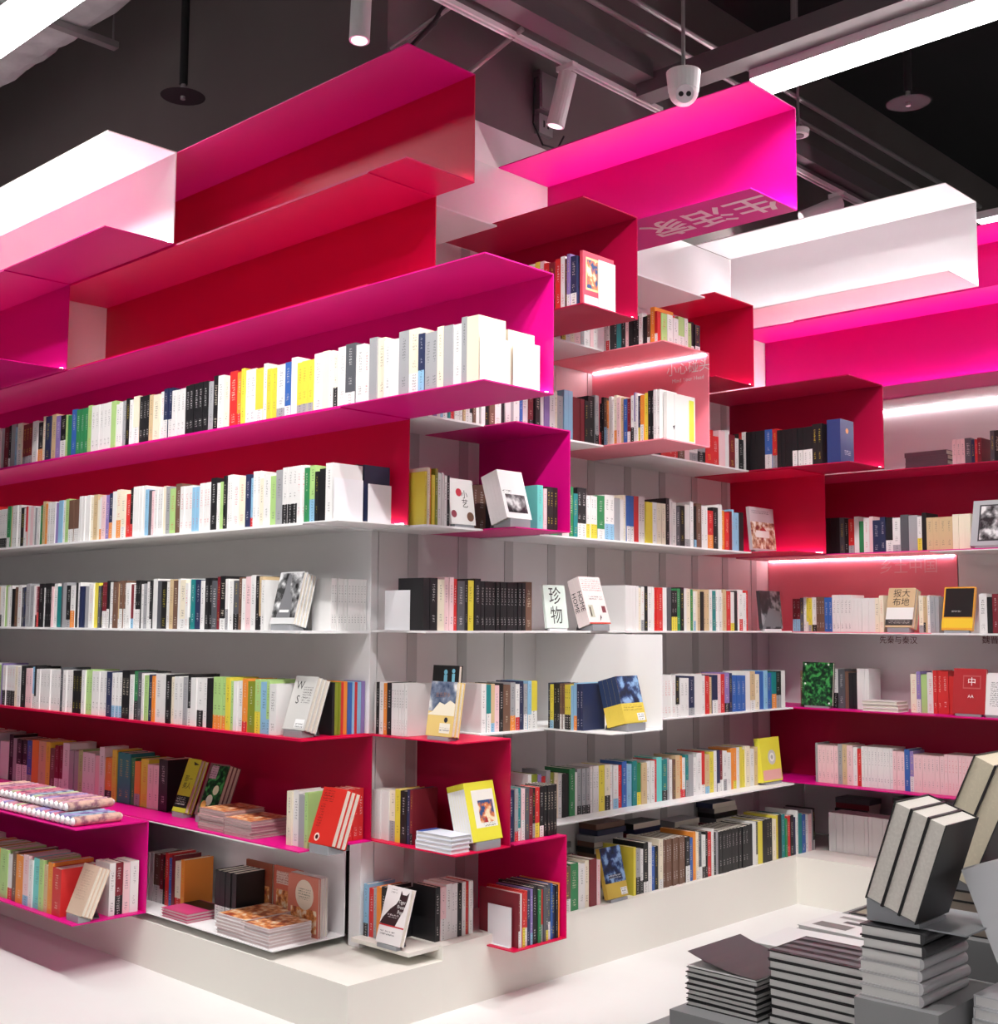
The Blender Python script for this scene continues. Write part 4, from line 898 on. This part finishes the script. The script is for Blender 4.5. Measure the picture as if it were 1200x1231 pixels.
# white books closing the row in the pink box
wv = book_solid('book', 'wide white catalogue with a yellow-green strip closing the row in the pink box', K(216,216,212), 0.22, 0.215, 0.018, [('rect', 0.78, 0.04, 0.96, 0.92, K(206,214,70)), ('rect', 0.26, 0.02, 0.27, 0.98, K(150,150,150)), ('poly', [(0.2,0.3),(0.25,0.22),(0.28,0.32)], K(40,40,44))])
wv.matrix_basis = Matrix.Translation((-3.212, 4.56, Z[5]+T+0.0006)) @ Matrix.Rotation(math.pi/2, 4, 'Z')
KEEP.append((wv.matrix_basis.copy(), (-0.11, 0.11, 0, 0.018, 0, 0.215)))
# bookends
bookend('white bookend closing the long magenta channel, beside the narrower one', (-2.917, 3.035, zz[5]), '+x', 0.15, 0.165)
bookend('narrow white bookend at the back end of the long magenta channel', (-2.915, 3.195, zz[5]), '+x', 0.14, 0.175)
bookend('white bookend at the front end of the crimson-backed channel', (-3.695, 3.03, zz[4]), '+x', 0.145, 0.165)
bookend('white bookend at the back end of the crimson-backed channel', (-3.69, 3.185, zz[4]), '+x', 0.12, 0.155)
bookend('grey-white bookend closing the eye-level row of the side run', (-3.715, 3.3065, zs[3]), '-y', 0.15, 0.16)
bookend('white bookend in front of the comic book cover', (-3.088, 3.87, Z[6]+T+0.0006), '+x', 0.11, 0.205)
bookend('white bookend closing the row in the low crimson box', (-3.50, 3.688, 0.232-0.022+T+0.0006), '-y', 0.13, 0.155)

# ------------------------------------------------------------------ flat piles on the shelves
def pile(labels, x, y, z, n, w, l, th, cover, group, rz=0.0, art=None, spine='back', kind='magazine', page=PAGE, jit=0.004):
    top_l, rest_l = labels; r = random.Random(int(abs(x*1000)+abs(y*100)))
    for i in range(n):
        flat_book(top_l if i == n-1 else ordinal(n-i) + ' from the top, ' + rest_l, x + r.uniform(-jit, jit), y + r.uniform(-jit, jit), z + i*(th+0.0005), w, l, th,
                  cover, rz + r.uniform(-0.02, 0.02), art if i == n-1 else None, group, spine, page, kind)
PINKP = K(226,206,206)
pile(('topmost magazine of the taller pile in the crimson channel', 'magazine lower in the taller pile in the crimson channel'), *dpos(278, 985, 'y', 3.06, 0)[:2], zz[1], 7, 0.19, 0.2, 0.012, K(190,150,150), 'magazines in the crimson channel', art='food', spine='left', page=PINKP)
pile(('topmost magazine of the lower pile in the crimson channel', 'magazine lower in the shorter pile in the crimson channel'), *dpos(310, 1000, 'y', 3.06, 0)[:2], zz[1], 6, 0.19, 0.2, 0.011, K(186,150,150), 'magazines in the crimson channel', art='food', spine='left', page=PINKP)
pile(('topmost magenta magazine of the thin pile on the lowest white shelf', 'magazine under the magenta one on the lowest white shelf'), xl(238, 1110, 3.06), 3.045, zz[0], 3, 0.20, 0.2, 0.012, K(196,60,110), 'magazines on the lowest white shelf', art=[(0.05,0.1,0.95,0.5,K(206,60,120)),(0,0.55,1,0.95,K(30,24,28))], spine='back', page=PINKP)
pile(('topmost cookery magazine of the back pile on the lowest white shelf', 'cookery magazine lower in the back pile'), xl(306, 1120, 3.05)-0.022, 3.07, zz[0], 6, 0.20, 0.25, 0.013, K(222,214,214), 'magazines on the lowest white shelf', art='food', spine='back', page=PINKP)
pile(('topmost cookery magazine of the front pile on the lowest white shelf', 'cookery magazine lower in the front pile'), -4.13, 3.048, zz[0], 6, 0.20, 0.205, 0.012, K(222,214,214), 'magazines on the lowest white shelf', art='food', spine='back', page=PINKP)
pile(('topmost white book with a blue spine in the crimson box pile', 'white book with a blue spine lower in the crimson box pile'), -3.485, 3.355, Z[1]+T+0.0006, 4, 0.20, 0.10, 0.016, K(214,218,230), 'white books piled in the crimson box', art=[(0.0,0.0,0.16,1.0,K(60,90,170))], spine='left', kind='book', page=K(236,236,238), jit=0.002)
for i in range(2):
    o = book_solid('magazine', ('cookery magazine with a bowl picture standing at the back of the lowest white shelf', 'cookery magazine with a burger picture standing on the lowest white shelf', 'cookery magazine with a round title badge standing on the lowest white shelf')[i],
                   (K(150,80,56), K(214,110,90), K(206,120,100))[i], 0.19, 0.235, 0.012, [('photo', 0.1, 0.1, 0.9, 0.6, 'food'), ('circle', 0.5, 0.75, 0.3, K(226,214,196)) if i == 2 else ('ink', 0.1, 0.7, 0.9, 0.92, (K(150,80,56), K(228,200,190))[i], K(170,50,40))])
    o['category'] = 'magazine'; o['group'] = 'standing cookery magazines'
    o.location = (-4.50+0.197*i+0.02, 3.215+0.004*i, zz[0])
for i in range(4):
    o = book_solid('magazine', 'cookery magazine with a round title badge, first of those upright by the corner post' if i == 0 else ordinal(i) + ' white-edged cookery magazine upright behind the round-badge one', K(206,120,100) if i == 0 else K(226,218,218), 0.2, 0.235, 0.011,
                   [('photo', 0.1, 0.06, 0.95, 0.45, 'food'), ('circle', 0.55, 0.68, 0.3, K(226,214,196)), ('ink', 0.35, 0.6, 0.75, 0.78, K(226,214,196), K(60,90,60))] if i == 0 else ())
    o['category'] = 'magazine'; o['group'] = 'upright magazines by the corner post'
    o.matrix_basis = Matrix.Translation((-4.115, 3.172+0.0125*i, zz[0]))
# lying pile on the far wall
pile(('topmost grey book of the lying pile on the far wall', 'dark book lower in the lying pile on the far wall'), -2.93, 6.55, zz[5], 5, 0.24, 0.17, 0.026, K(90,70,80), 'lying books on the far wall', spine='front', kind='book')
pile(('white book lying on top on the magenta far shelf', 'white book lying below on the magenta far shelf'), xl(1062, 845, 6.12), 6.14, zz[2], 3, 0.2, 0.12, 0.018, K(226,214,214), 'lying books on the far shelf', spine='back', kind='book')

# ------------------------------------------------------------------ patterned paper rolls on the low magenta box
roll_cols = [K(196,150,166), K(176,130,150), K(140,166,186), K(176,186,146), K(206,170,156), K(150,136,186), K(190,110,130)]
cap_m = plain('roll_cap', K(238,234,234))
rr = random.Random(5)
def roll_mat(i, c):
    m = photo_mat('patterned_roll_paper', (c[0]*0.45, c[1]*0.3, c[2]*0.5), c, tuple(min(1, x*1.15) for x in c), 28, i*3.1); return m
rmats = [roll_mat(i, c) for i, c in enumerate(roll_cols)]
def paper_roll(x, y, z, L, r, i, label, grp):
    o = thing('paper_roll', label, 'paper roll', (x, y, z), 0, grp)
    MB().cyl((0, -L/2+0.012, r), (0, L/2-0.012, r), r, n=14).build('patterned_wrap', rmats[i % len(rmats)], o)
    MB().cyl((0, -L/2, r), (0, -L/2+0.0118, r), r*0.55, r*0.93, n=12).build('end_cap', cap_m, o)
    MB().cyl((0, L/2-0.0118, r), (0, L/2, r), r*0.93, r*0.55, n=12).build('end_cap', cap_m, o)
x = -4.99
for i in range(24):
    paper_roll(x, 2.725, Z[1]+0.0008, 0.24, 0.0205, rr.randrange(7), ordinal(i+1) + ' patterned paper roll from the open end, lower layer on the low magenta box', 'paper rolls, lower layer')
    x -= 0.0445
x = -5.16
for i in range(20):
    paper_roll(x, 2.78, Z[1]+0.0008+0.0382, 0.24, 0.0205, rr.randrange(7), ordinal(i+1) + ' patterned paper roll from the open end, upper layer on the low magenta box', 'paper rolls, upper layer')
    x -= 0.0445
# ------------------------------------------------------------------ display table with piles
tb = thing('display_table', 'dark grey display table with piles of books, standing on the white floor', 'table', (-0.70, 2.90, 0))
bx('table_top', 'riser', -1.08, 1.1, -0.66, 0.75, 0.52, 0.58, tb)
for sx in (-1.0, 1.0):
    for sy in (-0.58, 0.67): bx('leg', 'riser', sx-0.04, sx+0.04, sy-0.04, sy+0.04, 0, 0.52, tb)
tag(bx('riser_block', 'riser', -1.69, -1.212, 2.338, 2.66, 0.5805, 0.64), 'long dark grey riser block under the striped-cover pile', 'riser')
tag(bx('riser_block', 'riser', -1.205, -1.035, 2.277, 2.56, 0.5805, 0.78), 'tall narrow dark grey riser block under the round-backed pile', 'riser')
GP = K(228,226,224)
pile(('topmost dark magazine of the low pile on the long riser', 'magazine lower in the low pile on the long riser'), -1.59, 2.51, 0.6406, 7, 0.185, 0.235, 0.0115, K(30,29,31), 'magazines on the long riser', spine='back', page=K(226,224,222), jit=0.003)
lp = thing('magazine', 'dark magazine with a lifted curling cover on the low pile of the long riser', 'magazine', (-1.59, 2.505, 0.6406+7*0.012))
m = MB(); N = 8
for i in range(N):
    f = lambda t: (-0.09+0.18*t, 0.004+0.03*(1-t)**2)
    (xa, za), (xb, zb) = f(i/N), f((i+1)/N)
    m.poly([(xa, -0.11, za), (xb, -0.11, zb), (xb, 0.11, zb), (xa, 0.11, za)], K(60,58,60)); m.poly([(xa, 0.11, za-0.0008), (xb, 0.11, zb-0.0008), (xb, -0.11, zb-0.0008), (xa, -0.11, za-0.0008)], K(40,39,41))
m.build('cover', 'book', lp, attrs=True, smooth=True)
MB().box(-0.09, 0.09, -0.11, 0.11, 0.0, 0.003, K(226,224,222)).build('page_block', 'pages', lp, attrs=True)
pile(('topmost striped-cover book on the long riser', 'black-edged book below the striped one on the long riser'), -1.357, 2.487, 0.6406, 8, 0.235, 0.165, 0.0192, K(24,23,25), 'black-edged books on the long riser', spine='back', kind='book', page=GP,
     art=[(0.02,0.08,0.98,0.2,K(100,100,104)), (0.02,0.32,0.98,0.44,K(92,92,96)), (0.02,0.56,0.98,0.68,K(100,100,104)), (0.02,0.8,0.98,0.92,K(92,92,96))], jit=0.003)
r = random.Random(3)
for i in range(6):
    flat_book('round-backed hardback on top of its pile under the leaning hardbacks' if i == 5 else ordinal(6-i) + ' round-backed hardback from the top of the pile under the leaning hardbacks', -1.137 + r.uniform(-0.004, 0.004), 2.395 + r.uniform(-0.004, 0.004), 0.7806 + i*0.0229, 0.125, 0.2, 0.0223, K(46,45,48) if i > 3 else K(190,188,190), r.uniform(-0.04, 0.04), None, 'round-backed hardbacks', 'right', GP, 'book', True)
zt = 0.7806 + 6*0.0229
tag(bx('stand_plate', 'stand', -1.19, -1.00, 2.33, 2.53, zt+0.0005, zt+0.0035), 'thin grey plate between the round-backed pile and the leaning hardbacks', 'plate')
p = on(1040, 1085, 'y', 2.30)
display('black hardback leaning first in line on the grey plate', (p.x, 2.375, zt+0.004), '-x', 0.15, 0.205, 0.036, K(22,21,23), n=3, lean=19, behind='black hardback leaning behind the first one on the grey plate', page=K(228,222,214), strut=False, group='leaning black hardbacks')
# more risers and piles behind
tag(bx('riser_block', 'riser', -1.36, -0.85, 2.67, 2.98, 0.5805, 0.83), 'big dark grey riser block under the cream-edged hardbacks', 'riser')
pile(('uppermost brown-edged book under the cream-edged hardbacks', 'brown-edged book low in the pile under the cream-edged hardbacks'), -1.10, 2.80, 0.8306, 4, 0.30, 0.2, 0.023, K(44,40,40), 'brown-edged books', spine='back', kind='book', page=K(190,176,160))
display('gold-edged black hardback leaning on the brown-edged pile', (-1.235, 2.77, 0.8306+4*0.0235+0.001), '-x', 0.17, 0.27, 0.05, K(40,38,40), n=2, lean=24, behind='cream-edged black hardback leaning behind the gold-edged one', page=K(238,226,200), strut=False, group='leaning cream-edged hardbacks')
display('black hardback with pink-tinted pages leaning at the far end of the big riser', (-0.925, 2.77, 0.8306), '-x', 0.16, 0.27, 0.03, K(36,34,36), n=1, lean=24, page=K(232,200,188), strut=False)
tag(bx('riser_block', 'riser', -1.03, -0.60, 2.38, 2.64, 0.5805, 0.66), 'low dark grey riser block under the white paperbacks', 'riser')
pile(('white paperback on top at the table end', 'white paperback lower in the pile at the table end'), -0.90, 2.50, 0.6606, 6, 0.24, 0.2, 0.022, K(196,196,200), 'white paperbacks at the table end', spine='left', kind='book', page=K(226,224,224))
bl = book_solid('book', 'big pale grey book leaning over the white paperbacks', K(206,206,210), 0.17, 0.24, 0.03)
bl.matrix_basis = Matrix.Translation((-0.885, 2.45, 0.829)) @ Matrix.Rotation(math.radians(14), 4, 'Z') @ Matrix.Rotation(math.radians(-20), 4, 'Y')
tag(bx('riser_block', 'riser', -1.74, -1.40, 2.70, 3.40, 0.5805, 0.70), 'wide dark grey riser block under the flat white magazines', 'riser')
flat_book('white magazine lying flat behind the striped-cover pile', -1.60, 2.83, 0.7006, 0.25, 0.2, 0.014, K(228,227,227), 0.05, None, 'flat magazines', 'back', K(220,218,216), 'magazine')
flat_book('magazine with a sketched grey cover lying behind the white magazine', -1.60, 3.06, 0.7006, 0.25, 0.2, 0.014, K(226,225,224), -0.05, [(0.1,0.15,0.5,0.4,K(120,118,116)), (0.3,0.5,0.8,0.62,K(90,88,88)), (0.15,0.72,0.6,0.84,K(150,148,146))], 'flat magazines', 'back', K(220,218,216), 'magazine')
flat_book('olive-grey magazine lying furthest along the wide riser', -1.57, 3.28, 0.7006, 0.25, 0.2, 0.016, K(40,40,40), 0.02, [(0.06,0.06,0.94,0.94,K(150,146,126))], 'flat magazines', 'back', K(220,218,216), 'magazine')
N_INDIVIDUAL = 225
realise(N_INDIVIDUAL)
# ------------------------------------------------------------------ lettering in the place
def local(parent, mw): return Matrix.Translation(-Vector(parent.location)) @ mw
a = on(792, 277, 'z', Z[7]); b = on(922, 246, 'z', Z[7])
text_obj('underside_lettering', '生活家', 0.21, 'inkpale', BOT[bm_], local(bm_, basis(((a.x+b.x)/2, 4.235, Z[7]-0.0008), (-1, 0, 0), (0, 1, 0))), bold=0.003)
p = on(827, 443, 'y', 4.764)
text_obj('warning_lettering', '小心碰头', 0.062, 'lampwhite', BACK[pk], local(pk, basis((p.x, 4.7640, p.z), (1, 0, 0), (0, 0, 1))))
p = on(827, 456, 'y', 4.764)
text_obj('warning_lettering', 'Mind Your Head', 0.027, 'lampwhite', BACK[pk], local(pk, basis((p.x, 4.7640, p.z), (1, 0, 0), (0, 0, 1))))
p = on(1092, 682, 'y', 6.414)
text_obj('back_lettering', '乡土中国', 0.085, 'inkpink', BACK[fp], local(fp, basis((p.x, 6.4140, p.z), (1, 0, 0), (0, 0, 1))))
for u, s in ((1080, '先秦与秦汉'), (1206, '魏晋南北朝')):
    p = on(u, 770, 'y', 6.414)
    text_obj('section_lettering', s, 0.044, 'inkred', BACK[fg], local(fg, basis((p.x, 6.4140, p.z), (1, 0, 0), (0, 0, 1))))
